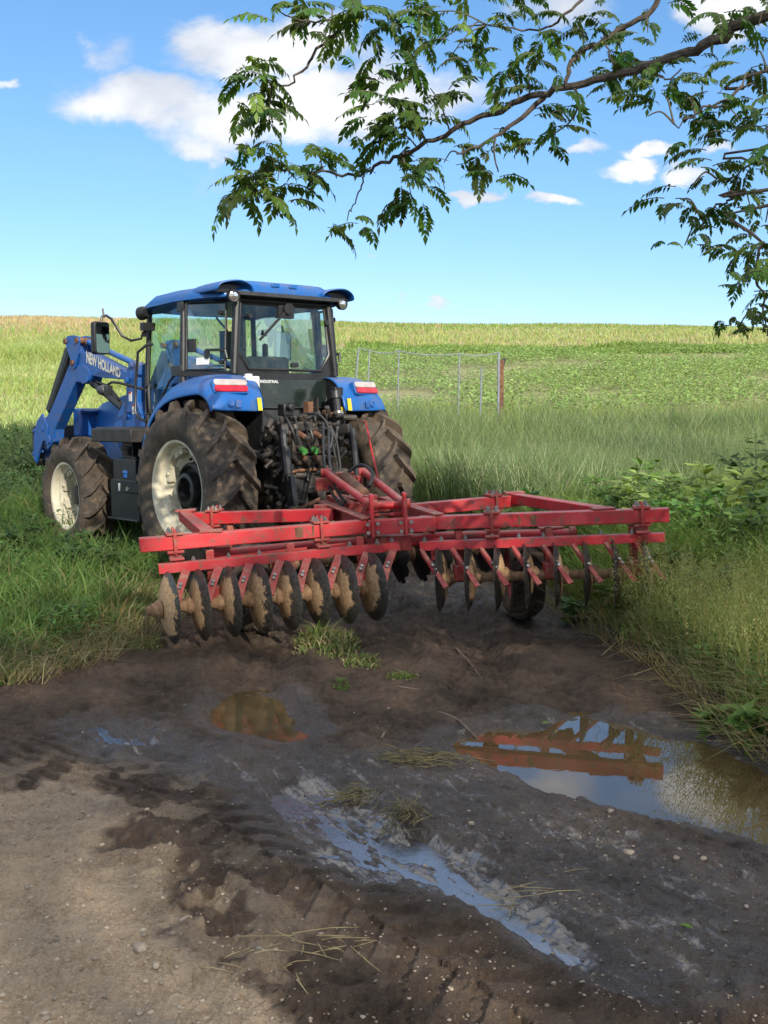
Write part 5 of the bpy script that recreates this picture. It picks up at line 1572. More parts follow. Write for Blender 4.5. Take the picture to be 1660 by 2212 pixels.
def spline3(P, k=5):
    P = [Vector(q) for q in P]; out = []
    for i in range(len(P) - 1):
        p0 = P[max(0, i - 1)]; p1 = P[i]; p2 = P[i + 1]; p3 = P[min(len(P) - 1, i + 2)]
        for j in range(k):
            t = j / k
            out.append(.5 * ((2 * p1) + (-p0 + p2) * t + (2 * p0 - 5 * p1 + 4 * p2 - p3) * t * t + (-p0 + 3 * p1 - 3 * p2 + p3) * t ** 3))
    return out + [P[-1]]

def shade_tree(x, y, h, cr, label, seed):
    g = np.random.default_rng(seed)
    R = empty('broadleaf_tree', label, 'tree', (x, y, -.05), group='trees behind the viewpoint')
    tr = wood([(spline3([(0, 0, -.2), (.1, 0, h * .3), (-.1, .2, h * .62), (0, 0, h * .92)]), [.42 - .39 * i / 15 for i in range(16)], 10)]).build('trunk', BARK, R)
    limbs = MB()
    cl = []
    nlimb = 20
    for k in range(nlimb):
        z0 = h * (.34 + .55 * k / nlimb); a = k * 2.4 + g.random()
        e = cr * (1.0 - .55 * abs(k / nlimb - .35)) * (.75 + .35 * g.random())
        tip = Vector((math.cos(a) * e, math.sin(a) * e * .8, z0 + .5 + 1.6 * g.random()))
        mid = Vector((math.cos(a) * e * .5, math.sin(a) * e * .4, z0 + .2))
        limbs.tube(spline3([(0, 0, z0 - .6), mid, tip]), [.13 - .11 * i / 10 for i in range(11)], 6)
        for t in np.linspace(.35, 1.05, 6):
            c = mid.lerp(tip, (t - .5) * 2) if t > .5 else Vector((0, 0, z0)).lerp(mid, t * 2)
            cl.append((c.x + .5 * g.normal(), c.y + .5 * g.normal(), c.z + .4 * g.normal(), .7 + .6 * g.random()))
    limbs.build('limbs', BARK, R)
    cl = np.array(cl); per = 52; n = len(cl) * per
    cc = np.repeat(cl, per, 0)
    d = g.normal(size=(n, 3)); d /= np.linalg.norm(d, axis=1, keepdims=True)
    p = cc[:, :3] + d * (cc[:, 3:4] * 1.15 * g.random((n, 1)) ** .45)
    dd = d + .6 * g.normal(size=(n, 3)); dd[:, 2] -= .4
    nr = .6 * g.normal(size=(n, 3)); nr[:, 2] += 1
    b = np.array([.05, .10, .025])[None] * (.7 + .7 * g.random((n, 1)))
    plantmesh('crown', [leaves(p, dd, nr, .26 + .16 * g.random(n), .16 + .10 * g.random(n), b, .12)], TREELEAF, R)
    return R
for i, (x, y, h, cr, lab) in enumerate(((-2.5, -17.5, 17.0, 4.6, 'tall leafy tree at the left end of the row behind the viewpoint'), (4.5, -19, 18.5, 5.0, 'tallest leafy tree in the row behind the viewpoint'),
                                        (11.5, -17.5, 14.6, 4.6, 'leafy tree right of the tallest in the row behind the viewpoint'), (18.5, -19, 18, 5.0, 'tall leafy tree third along the row behind the viewpoint'),
                                        (25.5, -18, 18.5, 5.2, 'broad leafy tree at the right end of the row behind the viewpoint'))):
    shade_tree(x, y, h, cr, lab, 40 + i)

# --- walnut: the tree whose limbs hang into the picture from the right
def compound_leaves(pos, az, el, ln, g):
    """droopy pinnate leaves: rachis ribbons and paired leaflets"""
    P = []; D = []; N = []; LL = []; WW = []; CC = []; rach = []
    for p, a, e, L in zip(pos, az, el, ln):
        p = np.array(p, float); npair = int(g.integers(7, 11)); seg = L / (npair + 1)
        droop = .08 + .11 * g.random(); col = np.array([.075, .150, .028]) * (.55 + .7 * g.random()) * (1 + .12 * g.normal(size=3))
        if g.random() < .18: col = np.array([.15, .24, .04]) * (.8 + .4 * g.random())
        line = [p.copy()]
        twist = .5 * g.normal()
        for k in range(npair + 1):
            d = np.array([math.cos(a) * math.cos(e), math.sin(a) * math.cos(e), math.sin(e)])
            p = p + d * seg * (1.4 if k == 0 else .93)
            line.append(p.copy())
            side = np.array([-math.sin(a), math.cos(a), twist]); side /= np.linalg.norm(side)
            up = np.cross(d, -side)
            if up[2] < 0: up = -up
            sz = math.sin(PI * (.22 + .62 * k / npair)) * (.9 + .2 * g.random())
            if k < npair:
                for s in (-1, 1):
                    dd = side * s * .80 + d * .50 + np.array([0, 0, -.40 - .3 * g.random()]) + .10 * g.normal(size=3)
                    P.append(p); D.append(dd); N.append(up + .25 * g.normal(size=3)); LL.append(.31 * L * sz); WW.append(.138 * L * sz * (.85 + .3 * g.random())); CC.append(col * (.85 + .3 * g.random()))
            else:
                P.append(p); D.append(d); N.append(up); LL.append(.27 * L); WW.append(.12 * L); CC.append(col)
            e -= droop; 
        rach.append(line)
    return leaves(np.array(P), np.array(D), np.array(N), np.array(LL), np.array(WW), np.clip(np.array(CC), 0, 1), .13), rach

def walnut():
    g = np.random.default_rng(5)
    R = empty('walnut_tree', 'walnut tree with pinnate leaves on long limbs hanging over the track from the right', 'tree', (4.6, 1.2, 0))
    o0 = Vector((4.6, 1.2, 0))
    b = MB()
    def P(*l): return [at(u, v, d) - o0 for u, v, d in l]
    tr = spline3([(0, 0, -.3), (.05, .1, 1.5), (-.05, .1, 3.2), (.05, 0, 5.4), (0, .2, 8.0)])
    b.tube(tr, [.30 - .22 * i / 20 for i in range(21)], 12); b.build('trunk', BARK, R)
    nodes = []; OFF = []
    br = MB()
    def limb(pts, r0, r1, root=None, k=4):
        Q = P(*pts)
        if root is not None: Q = [Vector(q) for q in root] + Q
        S = spline3(Q, k)
        if root is not None:
            Q0 = S[0]; base = S[k * len(root)]
            for t_ in (.35, .55, .75, .92):
                OFF.append(tuple(S[int(t_ * k * len(root))]))
        wob = [Vector((random.uniform(-1, 1), random.uniform(-1, 1), random.uniform(-1, 1))) * (.006 if root is None else .014) for _ in S]
        S = [s + w for s, w in zip(S, wob)]
        n = len(S)
        br.tube(S, [r0 + (r1 - r0) * (i / (n - 1)) ** .8 for i in range(n)], 8)
        nodes.extend(S[len(S) // 6:] if root is None else S[k * len(root):])
    limb([(1660, 35, 4.5), (1580, 72, 4.6), (1500, 103, 4.7), (1420, 138, 4.8), (1330, 165, 4.95), (1240, 186, 5.05), (1165, 205, 5.15), (1090, 236, 5.3), (1010, 262, 5.4), (940, 297, 5.5), (870, 335, 5.6), (810, 362, 5.7), (770, 378, 5.75), (710, 376, 5.8), (640, 364, 5.85), (590, 370, 5.9)], .028, .0040, [(0, .05, 2.6), (-1.4, 1.8, 3.05)])
    limb([(1180, 202, 5.15), (1130, 252, 5.15), (1070, 293, 5.1), (1020, 320, 5.1), (985, 332, 5.1)], .014, .004)
    limb([(1640, -260, 4.7), (1520, -130, 4.8), (1438, -40, 4.9), (1408, 23, 4.95), (1351, 56, 5.0), (1294, 92, 5.05), (1255, 112, 5.05), (1232, 142, 5.05), (1222, 186, 5.05)], .015, .009)
    limb([(1400, -110, 5.1), (1330, -60, 5.15), (1267, -10, 5.2), (1225, 27, 5.2), (1180, 60, 5.25), (1110, 62, 5.3), (1050, 55, 5.35)], .011, .003)
    limb([(900, -160, 5.5), (800, -40, 5.5), (772, 0, 5.5), (748, 52, 5.5), (698, 95, 5.5), (660, 150, 5.5), (622, 178, 5.55), (585, 182, 5.6)], .016, .004, [(-.05, .1, 4.2), (-2.2, 2.4, 4.35)])
    limb([(785, 374, 5.75), (782, 400, 5.72), (770, 430, 5.7), (758, 455, 5.7)], .005, .003)
    limb([(770, 20, 5.5), (700, 45, 5.5), (640, 42, 5.5), (600, 20, 5.5)], .006, .003)
    limb([(1652, 160, 4.3), (1610, 191, 4.3), (1565, 222, 4.3), (1523, 232, 4.3), (1490, 250, 4.3), (1458, 272, 4.3)], .011, .003, [(0, .05, 2.3), (-.9, .9, 2.75), (-1.7, 2.0, 2.68)])
    limb([(1665, 410, 3.9), (1595, 416, 3.95), (1576, 431, 4.0), (1538, 456, 4.0), (1510, 480, 4.0)], .010, .003, [(0, .05, 1.9), (-.8, 1.1, 2.42), (-1.7, 1.8, 2.22)])
    limb([(1660, 315, 4.0), (1622, 350, 4.0), (1590, 372, 4.0), (1540, 385, 4.0)], .007, .003, [(-.9, .9, 2.75), (-1.65, 1.6, 2.45)])
    limb([(1664, 440, 3.8), (1650, 520, 3.8), (1640, 600, 3.8), (1652, 660, 3.8), (1630, 690, 3.8)], .009, .003, [(-.8, 1.1, 2.42), (-1.75, 1.7, 2.25)])
    limb([(1070, 293, 5.1), (1068, 330, 5.1), (1075, 370, 5.1)], .006, .003)
    limb([(1240, 190, 5.05), (1250, 220, 5.0), (1235, 260, 5.0), (1200, 290, 5.0)], .006, .003)
    limb([(1340, 160, 4.95), (1320, 120, 4.95), (1300, 80, 4.95)], .006, .003)
    limb([(1400, 145, 4.8), (1440, 170, 4.7), (1470, 150, 4.7)], .005, .003)
    br.build('limbs', BARK, R)
    CL = [(560, 175, 5.6, 18, .11), (585, 215, 5.6, 9, .1), (580, 285, 5.65, 5, .06), (560, 372, 5.9, 18, .11), (600, 390, 5.85, 10, .10), (530, 395, 5.9, 8, .08), (575, 330, 5.8, 5, .06),
          (610, 22, 5.5, 6, .10), (650, 45, 5.5, 4, .06), (760, 60, 5.5, 10, .10), (800, 40, 5.45, 9, .12), (860, 55, 5.4, 10, .12), (720, 20, 5.5, 5, .1), (930, 25, 5.4, 8, .12),
          (845, 220, 5.5, 19, .11), (880, 255, 5.5, 13, .11), (850, 290, 5.5, 11, .10), (930, 190, 5.4, 6, .1), (690, 352, 5.8, 5, .04), (750, 478, 5.7, 7, .05), (720, 360, 5.8, 3, .03),
          (880, 380, 5.55, 8, .08), (890, 430, 5.55, 7, .08), (960, 350, 5.3, 8, .09), (1000, 335, 5.15, 6, .08), (975, 120, 5.3, 10, .12), (1010, 70, 5.3, 10, .12), (940, 95, 5.35, 6, .1),
          (1070, 370, 5.1, 6, .06), (1040, 320, 5.1, 6, .09), (1100, 160, 5.2, 8, .10), (1140, 135, 5.2, 8, .10), (1170, 185, 5.15, 7, .08), (1200, 290, 5.0, 8, .07), (1190, 245, 5.05, 6, .08),
          (1140, 60, 5.25, 8, .12), (1070, 40, 5.3, 8, .12), (1200, 30, 5.2, 8, .12), (1300, 55, 5.0, 10, .10), (1340, 95, 5.0, 8, .09), (1270, 110, 5.05, 6, .08), (1400, 70, 4.95, 8, .1), (1360, 120, 4.95, 6, .08),
          (1455, 145, 4.75, 7, .08), (1420, 125, 4.8, 5, .06), (1310, 180, 5.0, 3, .04), (1590, 20, 4.5, 9, .10), (1640, 55, 4.45, 9, .10), (1555, 35, 4.6, 5, .08), (1630, 110, 4.4, 7, .08), (1540, 120, 4.6, 4, .06),
          (1430, 200, 4.4, 8, .08), (1400, 250, 4.35, 8, .07), (1480, 215, 4.35, 6, .08), (1530, 215, 4.3, 7, .08), (1545, 245, 4.3, 6, .07), (1620, 165, 4.3, 8, .08), (1650, 205, 4.3, 8, .08), (1600, 260, 4.2, 7, .08), (1650, 280, 4.1, 7, .08),
          (1645, 330, 4.0, 7, .07), (1600, 375, 4.0, 8, .07), (1545, 375, 4.0, 9, .07), (1500, 395, 4.0, 8, .07), (1470, 430, 4.0, 7, .06), (1500, 490, 4.0, 9, .06), (1480, 530, 4.0, 6, .05), (1570, 425, 4.0, 7, .08), (1620, 440, 3.9, 7, .08), (1655, 480, 3.85, 8, .08),
          (1625, 565, 3.8, 10, .06), (1655, 545, 3.8, 10, .06), (1640, 610, 3.8, 12, .06), (1655, 590, 3.75, 8, .06), (1655, 650, 3.8, 10, .06), (1625, 685, 3.8, 9, .05), (1600, 700, 3.8, 4, .04), (1655, 700, 3.75, 5, .05)]
    pos = []; az = []; el = []; ln = []; tw = MB()
    for (u, v, d, n, spr) in CL:
        n = max(2, int(round(n * (.86 if u < 900 else .70))))
        c = Vector(at(u, v, d)) - o0
        near = min(nodes, key=lambda q: (q - c).length)
        if .04 < (near - c).length < 1.2:
            m = near.lerp(c, .5) + Vector((0, 0, .03))
            tw.tube(spline3([near, m, c], 4), [.0045 - .0022 * i / 8 for i in range(9)], 5)
        a0 = g.random() * 6.28
        for k in range(n):
            off = g.normal(size=3) * spr * .75
            q = c + Vector(off)
            a = a0 + k * 2.4 + .4 * g.normal()
            pos.append(tuple(q)); az.append(a); el.append(.55 - .65 * g.random()); ln.append(((.15 if u < 900 else .12) + .095 * g.random()) * (d / 5.3) * min(1, .55 + spr * 5))
    for c in OFF:                                # foliage along the limbs on their way from the trunk
        c = Vector(c)
        for _ in range(3):
            e = c + Vector((g.normal() * .22, g.normal() * .22, g.normal() * .16 - .02))
            if e.x + o0.x < .36 * (e.y + o0.y) + .25: continue
            tw.tube(spline3([c, c.lerp(e, .5) + Vector((0, 0, .03)), e], 4), [.0045 - .0022 * i / 8 for i in range(9)], 5)
            for k in range(8):
                pos.append(tuple(e + Vector(g.normal(size=3)) * .06)); az.append(k * 2.4 + g.random()); el.append(.5 - .65 * g.random()); ln.append(.14 + .09 * g.random())
    lv, rach = compound_leaves(pos, az, el, ln, g)
    for line in rach:
        tw.tube(line, [.0022 - .0012 * i / (len(line) - 1) for i in range(len(line))], 3, False)
    tw.build('leaf_stalks', plain('green_twig', (.10, .085, .045), .7), R, fix=False)['kind'] = 'stuff'
    plantmesh('foliage', [lv], TREELEAF, R)
    return R
walnut()

# ------------------------------------------------------------------ fence panel, old posts
def hzs(x, y): return float(H(np.array([x]), np.array([y]), False)[0])
def fence():
    D = 21.0
    c = at(920, 800, D); o = Vector((c.x, D, hzs(c.x, D)))
    R = empty('chain_link_fence', 'short run of grey chain link fence on thin posts in the meadow', 'fence', o)
    def q(u, v, d=D): return Vector(at(u, v, d)) - o
    tops = [(799, 757, 20.9), (862, 758, 20.9), (993, 764, 20.9), (1078, 761, 21.0)]
    pts = []
    for (u, v, d), lean in zip(tops, (-.10, -.03, -.03, 0)):
        t = q(u, v, d); zb = hzs(t.x + o.x, d) - o.z - .3
        MB().tube([t + Vector((lean, 0, -(t.z - zb))), t], .014 if u < 1070 else .024, 10).build('post', GALV, R)
        pts.append(t)
    a = q(775, 752, 20.9); bb = q(768, 800, 20.9)
    MB().tube([a + Vector((-.02, 0, -.9)) + Vector((-.06, 0, 0)), a], .018, 8).build('brace_rod', GALV, R)
    sag = [a] + pts
    line = []
    for i in range(len(sag) - 1):
        for k in range(6):
            t = k / 6
            line.append(sag[i].lerp(sag[i + 1], t) - Vector((0, 0, .05 * math.sin(PI * t) * (1 if i > 0 else 0))))
    line.append(sag[-1])
    MB().tube(line, .011, 6).build('top_rail', GALV, R)
    # chain link: zigzag wires
    mesh_ = MB()
    L = [0]
    for i in range(1, len(line)): L.append(L[-1] + (line[i] - line[i - 1]).length)
    def topat(s):
        s = min(max(s, 0), L[-1] - 1e-4)
        for i in range(1, len(L)):
            if s <= L[i]: return line[i - 1].lerp(line[i], (s - L[i - 1]) / max(1e-6, L[i] - L[i - 1]))
        return line[-1]
    step = .09; hh = 1.15
    n = int((L[-1] + hh) / step)
    for k in range(n):
        for sg in (-1, 1):
            s0 = k * step - (hh if sg > 0 else 0) ; P_ = []
            for t in (0, .5, 1.0):
                s = s0 + t * hh if sg > 0 else s0 - t * hh + 0
                if 0 <= s <= L[-1]:
                    p = topat(s) - Vector((0, 0, hh * t)); P_.append(p)
            if len(P_) >= 2: mesh_.tube(P_, .0009, 3, False)
    mesh_.build('wire_mesh', GALV, R, fix=False)
fence()
def rusty_post():
    D = 21.1; t = at(1083, 778, D); zb = hzs(t.x, D)
    R = empty('rusty_post', 'rusty brown post with a torn flap at the right end of the chain link fence', 'post', (t.x, D, zb))
    h = t.z - zb
    MB().prism([(-.055, -.3), (.055, -.3), (.05, h), (.0, h + .02), (-.055, h - .03)], 'y', -.05, .05).build('stake', RUST, R, bevel=.01)
    MB().prism([(.02, h + .04), (.10, h + .03), (.055, h - .12), (.04, h - .3)], 'y', -.03, .02).build('flap', BLACK, R)
rusty_post()
def far_post():
    D = 63.0; t = at(222, 666, D); zb = hzs(t.x, D)
    o = MB().tube([(.12, 0, -.4), (0, 0, t.z - zb)], [.07, .06], 8).build('wooden_post', straw_mat('weathered_wood', (.10, .08, .07), (.2, .17, .15)), None)
    o.location = (t.x, D, zb)
    tag(o, 'lone leaning wooden post on the skyline of the hill at the left', 'post')
far_post()
def thin_stakes():
    for u, v, d, lab in ((1041, 793, 22.5, 'thin pale stake between the last two fence posts'),):
        t = at(u, v, d); zb = hzs(t.x, d)
        o = MB().tube([(-.03, 0, -.2), (0, 0, t.z - zb)], .02, 6).build('garden_stake', GALV); o.location = (t.x, d, zb)
        tag(o, lab, 'stake')
thin_stakes()

# ------------------------------------------------------------------ leafy weeds on the bank
def weed(name, h, nst, lsz, seed, col, par_loc, label, group=None, lean=(0, 0)):
    g = np.random.default_rng(seed)
    R = empty(name, label, 'weed', par_loc, group=group)
    st = MB(); P = []; D = []; N = []; LL = []; WW = []; CC = []
    for k in range(nst):
        a = k * 2.4 + g.random(); hh = h * (.6 + .4 * g.random()); sp = h * (.12 + .32 * g.random())
        tip = Vector((math.cos(a) * sp + lean[0], math.sin(a) * sp + lean[1], hh))
        pts = spline3([(0, 0, -.05), tip * .5 + Vector((0, 0, hh * .12)), tip], 5)
        st.tube(pts, [.007 - .0045 * i / (len(pts) - 1) for i in range(len(pts))], 5)
        for i, p in enumerate(pts[2:]):
            for j in range(2 if i < len(pts) - 4 else 4):
                a2 = a + i * 1.7 + j * 3.1 + .5 * g.normal()
                d = np.array([math.cos(a2), math.sin(a2), .25 + .3 * g.normal()])
                P.append(np.array(p)); D.append(d); N.append(np.array([.2 * g.normal(), -.35 + .2 * g.normal(), 1.0]))
                s = lsz * 1.2 * (.55 + .6 * g.random()) * (1.1 - .3 * i / len(pts)); LL.append(s); WW.append(s * (.42 + .12 * g.random()))
                CC.append(np.array(col) * (.5 + .85 * g.random()))
    st.build('stems', plain('weed_stem', (.10, .11, .05), .7) if 'weed_stem' not in MATS else MATS['weed_stem'], R, fix=False)
    plantmesh('leaves', [leaves(np.array(P), np.array(D), np.array(N), np.array(LL), np.array(WW), np.clip(np.array(CC), 0, 1), .10)], LEAF, R)
    return R
def bank_weeds():
    G = 'leafy weeds on the right bank'
    dk, lt = (.11, .19, .05), (.22, .34, .08)
    S = [(1120, 1085, 9.4, .75, 7, .13, dk, 'dark broad leaved weed standing behind the right front beam'), (1200, 1075, 9.3, .85, 8, .13, dk, 'dark broad leaved weed above the right corner plate of the harrow'),
         (1290, 1110, 8.9, .95, 9, .12, (.15, .25, .06), 'bushy mid green weed behind the right side member'), (1400, 1120, 8.8, 1.15, 10, .13, lt, 'tall light green weed bush above the right beam end'),
         (1350, 1090, 9.6, 1.2, 9, .12, (.12, .20, .045), 'tall weed with pale upper leaves behind the light green bush'), (1500, 1140, 8.2, 1.1, 9, .13, (.15, .25, .06), 'leafy weed right of the light green bush'),
         (1560, 1120, 8.4, 1.35, 7, .15, lt, 'upright weed with large pale top leaves at the right'), (1620, 1150, 7.8, 1.2, 9, .13, dk, 'dark weed beside the dark leafy bush at the far right'),
         (1450, 1250, 7.4, .62, 7, .12, (.08, .15, .03), 'low weed just right of the beam end'), (1540, 1290, 6.9, .6, 8, .12, (.07, .14, .03), 'low bushy weed among seeding grass'),
         (1560, 1530, 5.0, .16, 6, .085, (.12, .19, .05), 'small weed with round leaves hanging over the bank edge'), (1640, 1560, 4.75, .26, 7, .075, (.13, .22, .05), 'fresh green weed at the right edge above the puddle'),
         (1250, 1320, 7.6, .24, 6, .10, (.11, .17, .05), 'low weed at the foot of the bank beside the right wheel'), (1640, 1000, 9.2, 1.5, 8, .15, (.10, .17, .04), 'tallest weed in the right background')]
    for i, (u, v, y, h, n, ls, c, lab) in enumerate(S):
        x = (u - 830) / F_PX * y
        weed('broadleaf_weed', h * .66, n, ls, 300 + i, tuple(q * (1.0 + .3 * random.random()) for q in c), (x, y, hzs(x, y)), lab, G)
    L = [(60, 870, 15.5, 1.0, 8, .12, (.06, .11, .035), 'tall dark weed against the bright field at the far left'), (118, 860, 15.0, .95, 6, .09, (.06, .11, .035), 'thin dark weed beside the loader at the left'),
         (40, 1180, 9.5, .5, 8, .08, (.05, .11, .025), 'low bushy weed left of the front wheel'), (150, 1205, 8.9, .42, 8, .075, (.055, .12, .03), 'low weed in front of the front wheel'),
         (230, 1220, 8.7, .36, 7, .07, (.08, .14, .04), 'small pale weed between front and rear wheel')]
    for i, (u, v, y, h, n, ls, c, lab) in enumerate(L):
        x = (u - 830) / F_PX * y
        weed('broadleaf_weed', h, n, ls, 330 + i, c, (x, y, hzs(x, y)), lab, 'weeds on the left verge')
bank_weeds()

# --- the tuft in the middle of the track
def tuft(u, v, n, rx, ry, h, label, seed, green=.5):
    g = np.random.default_rng(seed)
    c = on_z(u, v, 0); 
    o = None
    r = np.sqrt(g.random(n)); a = g.random(n) * 2 * PI
    x = c.x + rx * r * np.cos(a); y = c.y + ry * r * np.sin(a)
    z = H(x, y)
    hh = h * (1.15 - r) * (.5 + .7 * g.random(n))
    col = np.where((g.random(n) < green)[:, None], jitter_col((.13, .19, .05), n), jitter_col((.33, .29, .14), n))
    o = plantmesh('grass_tuft', [blades(x - c.x, y - c.y, z, hh, .005 + .005 * g.random(n), .5 + 1.0 * g.random(n), col)], LEAF)
    o.location = (c.x, c.y, 0)
    return tag(o, label, 'grass tuft')
tuft(705, 1400, 700, .22, .34, .17, 'large worn grass tuft in the middle of the track behind the harrow', 1)
tuft(780, 1432, 260, .12, .18, .09, 'thin low grass patch at the right of the large tuft', 2, .6)
tuft(870, 1470, 200, .09, .12, .07, 'sparse sprigs on the mud right of the thin patch', 3, .7)
tuft(738, 1480, 130, .05, .05, .05, 'tiny green sprig in front of the large tuft', 4, .9)
tuft(300, 1395, 520, .17, .17, .10, 'trampled grass patch at the left edge under the harrow', 5, .4)

# ------------------------------------------------------------------ straw, sticks, stones, gravel
def gz(x, y): return float(H(np.array([x]), np.array([y]))[0])
def straw_heap(u, v, n, rx, ry, label, seed, ang=0.0, green=.2):
    g = np.random.default_rng(seed); c = on_z(u, v, 0)
    b = MB()
    for k in range(n):
        x = rx * g.normal() * .5; y = ry * g.normal() * .5; z = gz(c.x + x, c.y + y) + .004 + .03 * g.random() * math.exp(-(x / rx) ** 2 * 2)
        L = .04 + .16 * g.random(); a = ang + .55 * g.normal(); e = .15 * g.normal()
        d = Vector((math.cos(a), math.sin(a), e)) * L / 2
        m = Vector((x, y, z)); bend = Vector((g.normal(), g.normal(), .4)) * L * .06
        b.tube([m - d, m + bend, m + d], [.0012, .0019, .0008], 4)
    o = b.build('straw_clump', straw_mat('wet_straw', (.075, .06, .025), (.23, .185, .08)) if seed % 2 else STRAW, None, fix=False)
    o.location = (c.x, c.y, 0)
    return tag(o, label, 'straw')
straw_heap(905, 1650, 90, .20, .10, 'largest clump of wet straw beside the right puddle', 11)
straw_heap(760, 1715, 50, .10, .07, 'small dark straw clump left of the rut', 13, .6)
straw_heap(868, 1772, 60, .09, .10, 'matted straw clump at the head of the shining rut', 15, 1.2)
straw_heap(650, 2090, 26, .33, .11, 'scattered dry straw stalks on the dark mud nearest the viewer', 16, -.4)
straw_heap(1130, 1935, 10, .2, .1, 'few pale stalks on the mud right of the shining rut', 18, .2)
straw_heap(30, 1390, 40, .25, .12, 'dead cut grass at the left edge of the verge', 20, .1)
def stick(pts, r, label, mat=TWIG):
    W_ = [on_z(u, v, 0) for u, v in pts]; c = W_[0].copy()
    Q = [Vector((p.x, p.y, gz(p.x, p.y) + r * .9)) - c for p in W_]
    o = MB().tube(spline3(Q, 3), [r * (1 - .45 * i / (3 * (len(Q) - 1))) for i in range(3 * (len(Q) - 1) + 1)], 7).build('stick', mat); o.location = c
    return tag(o, label, 'stick')
stick([(985, 1405), (1010, 1425), (1035, 1440), (1042, 1460)], .007, 'curved brown stick on the mud behind the harrow')
stick([(948, 1548), (990, 1565), (1040, 1585), (1075, 1588)], .007, 'stick lying along the near left edge of the right puddle')
stick([(824, 1605), (838, 1580), (842, 1576)], .006, 'short upright twig left of the right puddle')
stick([(1300, 1420), (1360, 1390)], .004, 'thin straw coloured stick below the right bank', STRAW)
stick([(1370, 1470), (1420, 1452)], .004, 'short pale stick near the bank edge', STRAW)
stick([(860, 1490), (905, 1502)], .005, 'small dark stick in front of the sparse sprigs')
def ico():
    t = (1 + 5 ** .5) / 2
    v = np.array([(-1, t, 0), (1, t, 0), (-1, -t, 0), (1, -t, 0), (0, -1, t), (0, 1, t), (0, -1, -t), (0, 1, -t), (t, 0, -1), (t, 0, 1), (-t, 0, -1), (-t, 0, 1)]) / math.hypot(1, t)
    f = np.array([(0, 11, 5), (0, 5, 1), (0, 1, 7), (0, 7, 10), (0, 10, 11), (1, 5, 9), (5, 11, 4), (11, 10, 2), (10, 7, 6), (7, 1, 8), (3, 9, 4), (3, 4, 2), (3, 2, 6), (3, 6, 8), (3, 8, 9), (4, 9, 5), (2, 4, 11), (6, 2, 10), (8, 6, 7), (9, 8, 1)])
    return v, f
def stone(u, v, r, label, seed):
    g = np.random.default_rng(seed); c = on_z(u, v, 0); c.z = gz(c.x, c.y) + r * .25
    me = bpy.data.meshes.new('stone'); bm = bmesh.new()
    bmesh.ops.create_icosphere(bm, subdivisions=2, radius=r)
    s = Vector((1 + .3 * g.random(), .8 + .3 * g.random(), .6 + .2 * g.random()))
    for w in bm.verts:
        w.co *= 1 + .22 * (math.sin(w.co.x * 3 / r + seed) * math.cos(w.co.y * 2.3 / r + seed * 2) + .3 * g.normal())
        w.co = Vector((w.co.x * s.x, w.co.y * s.y, w.co.z * s.z))
    bm.to_mesh(me); bm.free(); me.materials.append(STONE)
    me.shade_smooth(); me.set_sharp_from_angle(angle=.5)
    o = bpy.data.objects.new('stone', me); COL.objects.link(o); o.location = c
    return tag(o, label, 'stone')
stone(1360, 1845, .017, 'largest pale stone on the wet mud below the right puddle', 1)
stone(1018, 1790, .010, 'pale stone between the straw clump and the right puddle', 2)
stone(1462, 1860, .011, 'pale stone right of the largest stone', 3)
stone(1520, 1862, .010, 'pale stone near the right edge below the puddle', 4)
stone(1320, 1760, .012, 'pale stone at the near edge of the right puddle', 5)
stone(402, 2000, .017, 'muddy tan stone at the edge of the dry gravel', 6)
stone(305, 2060, .021, 'flat broad stone set in the dry gravel', 7)
def fallen_leaf(u, v, L, col, label, az):
    c = on_z(u, v, 0); c.z = gz(c.x, c.y) + .008
    q = leaves(np.array([[0, 0, 0.]]), np.array([[math.cos(az), math.sin(az), .15]]), np.array([[.1, -.2, 1.]]), np.array([L]), np.array([L * .42]), np.array([col]), .12)
    o = plantmesh('fallen_leaf', [q], LEAF); o.location = c
    return tag(o, label, 'leaf')
fallen_leaf(1500, 2012, .045, (.16, .30, .04), 'fresh green leaf lying on the grey mud beyond the pale stones', 2.6)
fallen_leaf(1500, 1455, .11, (.38, .29, .18), 'large withered tan leaf on the bank edge above the right puddle', 2.2)
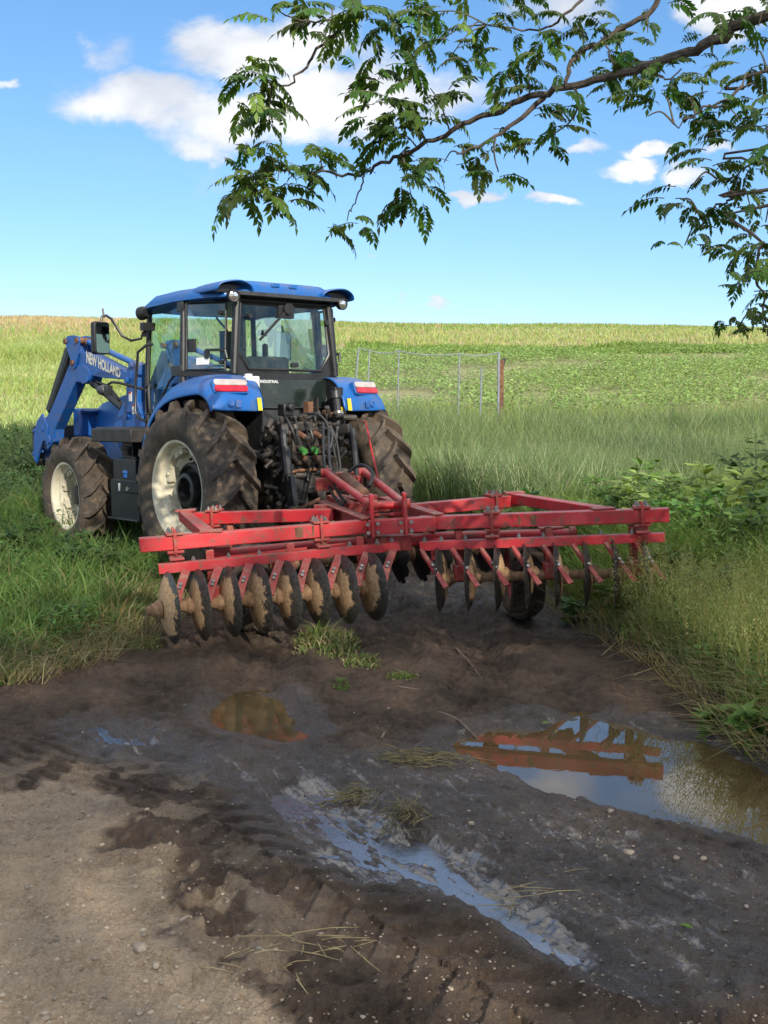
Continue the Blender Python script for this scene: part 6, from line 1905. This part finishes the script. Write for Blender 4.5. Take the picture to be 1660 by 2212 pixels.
fallen_leaf(1525, 1490, .10, (.34, .25, .16), 'curled brown dock leaf just below the large withered leaf', 2.8)
fallen_leaf(1170, 1560, .05, (.20, .30, .06), 'small green leaf at the far shore of the right puddle', .3)
def gravel():
    v, f = ico(); g = np.random.default_rng(77)
    n = 9000
    u = g.random(n) * 1760 - 50; w = 1480 + (2230 - 1480) * g.random(n) ** .75
    W_ = np.array([tuple(on_z(a, b, 0)) for a, b in zip(u, w)])
    x, y = W_[:, 0], W_[:, 1]
    dry, wet, gr, _ = masks(x, y)
    k = (gr < .3) & (g.random(n) < np.where(dry > .5, .22, .15))
    for P_ in (PUD_R, PUD_C, PUD_S): k &= sdf(P_, x, y) > .02
    x, y, dry = x[k], y[k], dry[k]; n = len(x)
    r = np.where(dry > .5, .0030 + .0065 * g.random(n) ** 4, .0024 + .0045 * g.random(n) ** 4)
    z = H(x, y) + r * .2
    jt = 1 + .25 * g.normal(size=(n, 12, 1))
    sc = np.stack([1 + .5 * g.random(n), 1 + .3 * g.random(n), .55 + .3 * g.random(n)], 1)[:, None, :]
    a = g.random(n) * 6.28; ca, sa = np.cos(a)[:, None], np.sin(a)[:, None]
    V = v[None] * jt * sc * r[:, None, None]
    X = V[:, :, 0] * ca - V[:, :, 1] * sa; Y = V[:, :, 0] * sa + V[:, :, 1] * ca
    V = np.stack([X + x[:, None], Y + y[:, None], V[:, :, 2] + z[:, None]], 2)
    Fc = (np.arange(n)[:, None, None] * 12 + f[None]).ravel()
    base = np.where((dry > .5)[:, None], np.array([[.36, .29, .21]]), np.array([[.30, .24, .18]])) * (.55 + .7 * g.random((n, 1)))
    C = np.ones((n, 12, 4)); C[:, :, :3] = base[:, None, :]
    t = NT('gravel_stone'); aa = t.n('ShaderNodeAttribute', _attribute_name='Col').outputs['Color']
    t.pbsdf(Base__Color=aa, Roughness=.85)
    o = np_mesh('gravel', V.reshape(-1, 3), Fc, np.full(n * 20, 3), t.m, None, C.reshape(-1, 4))
    tag(o, 'small loose gravel on the dry ground and mud', 'gravel', kind='stuff')
gravel()
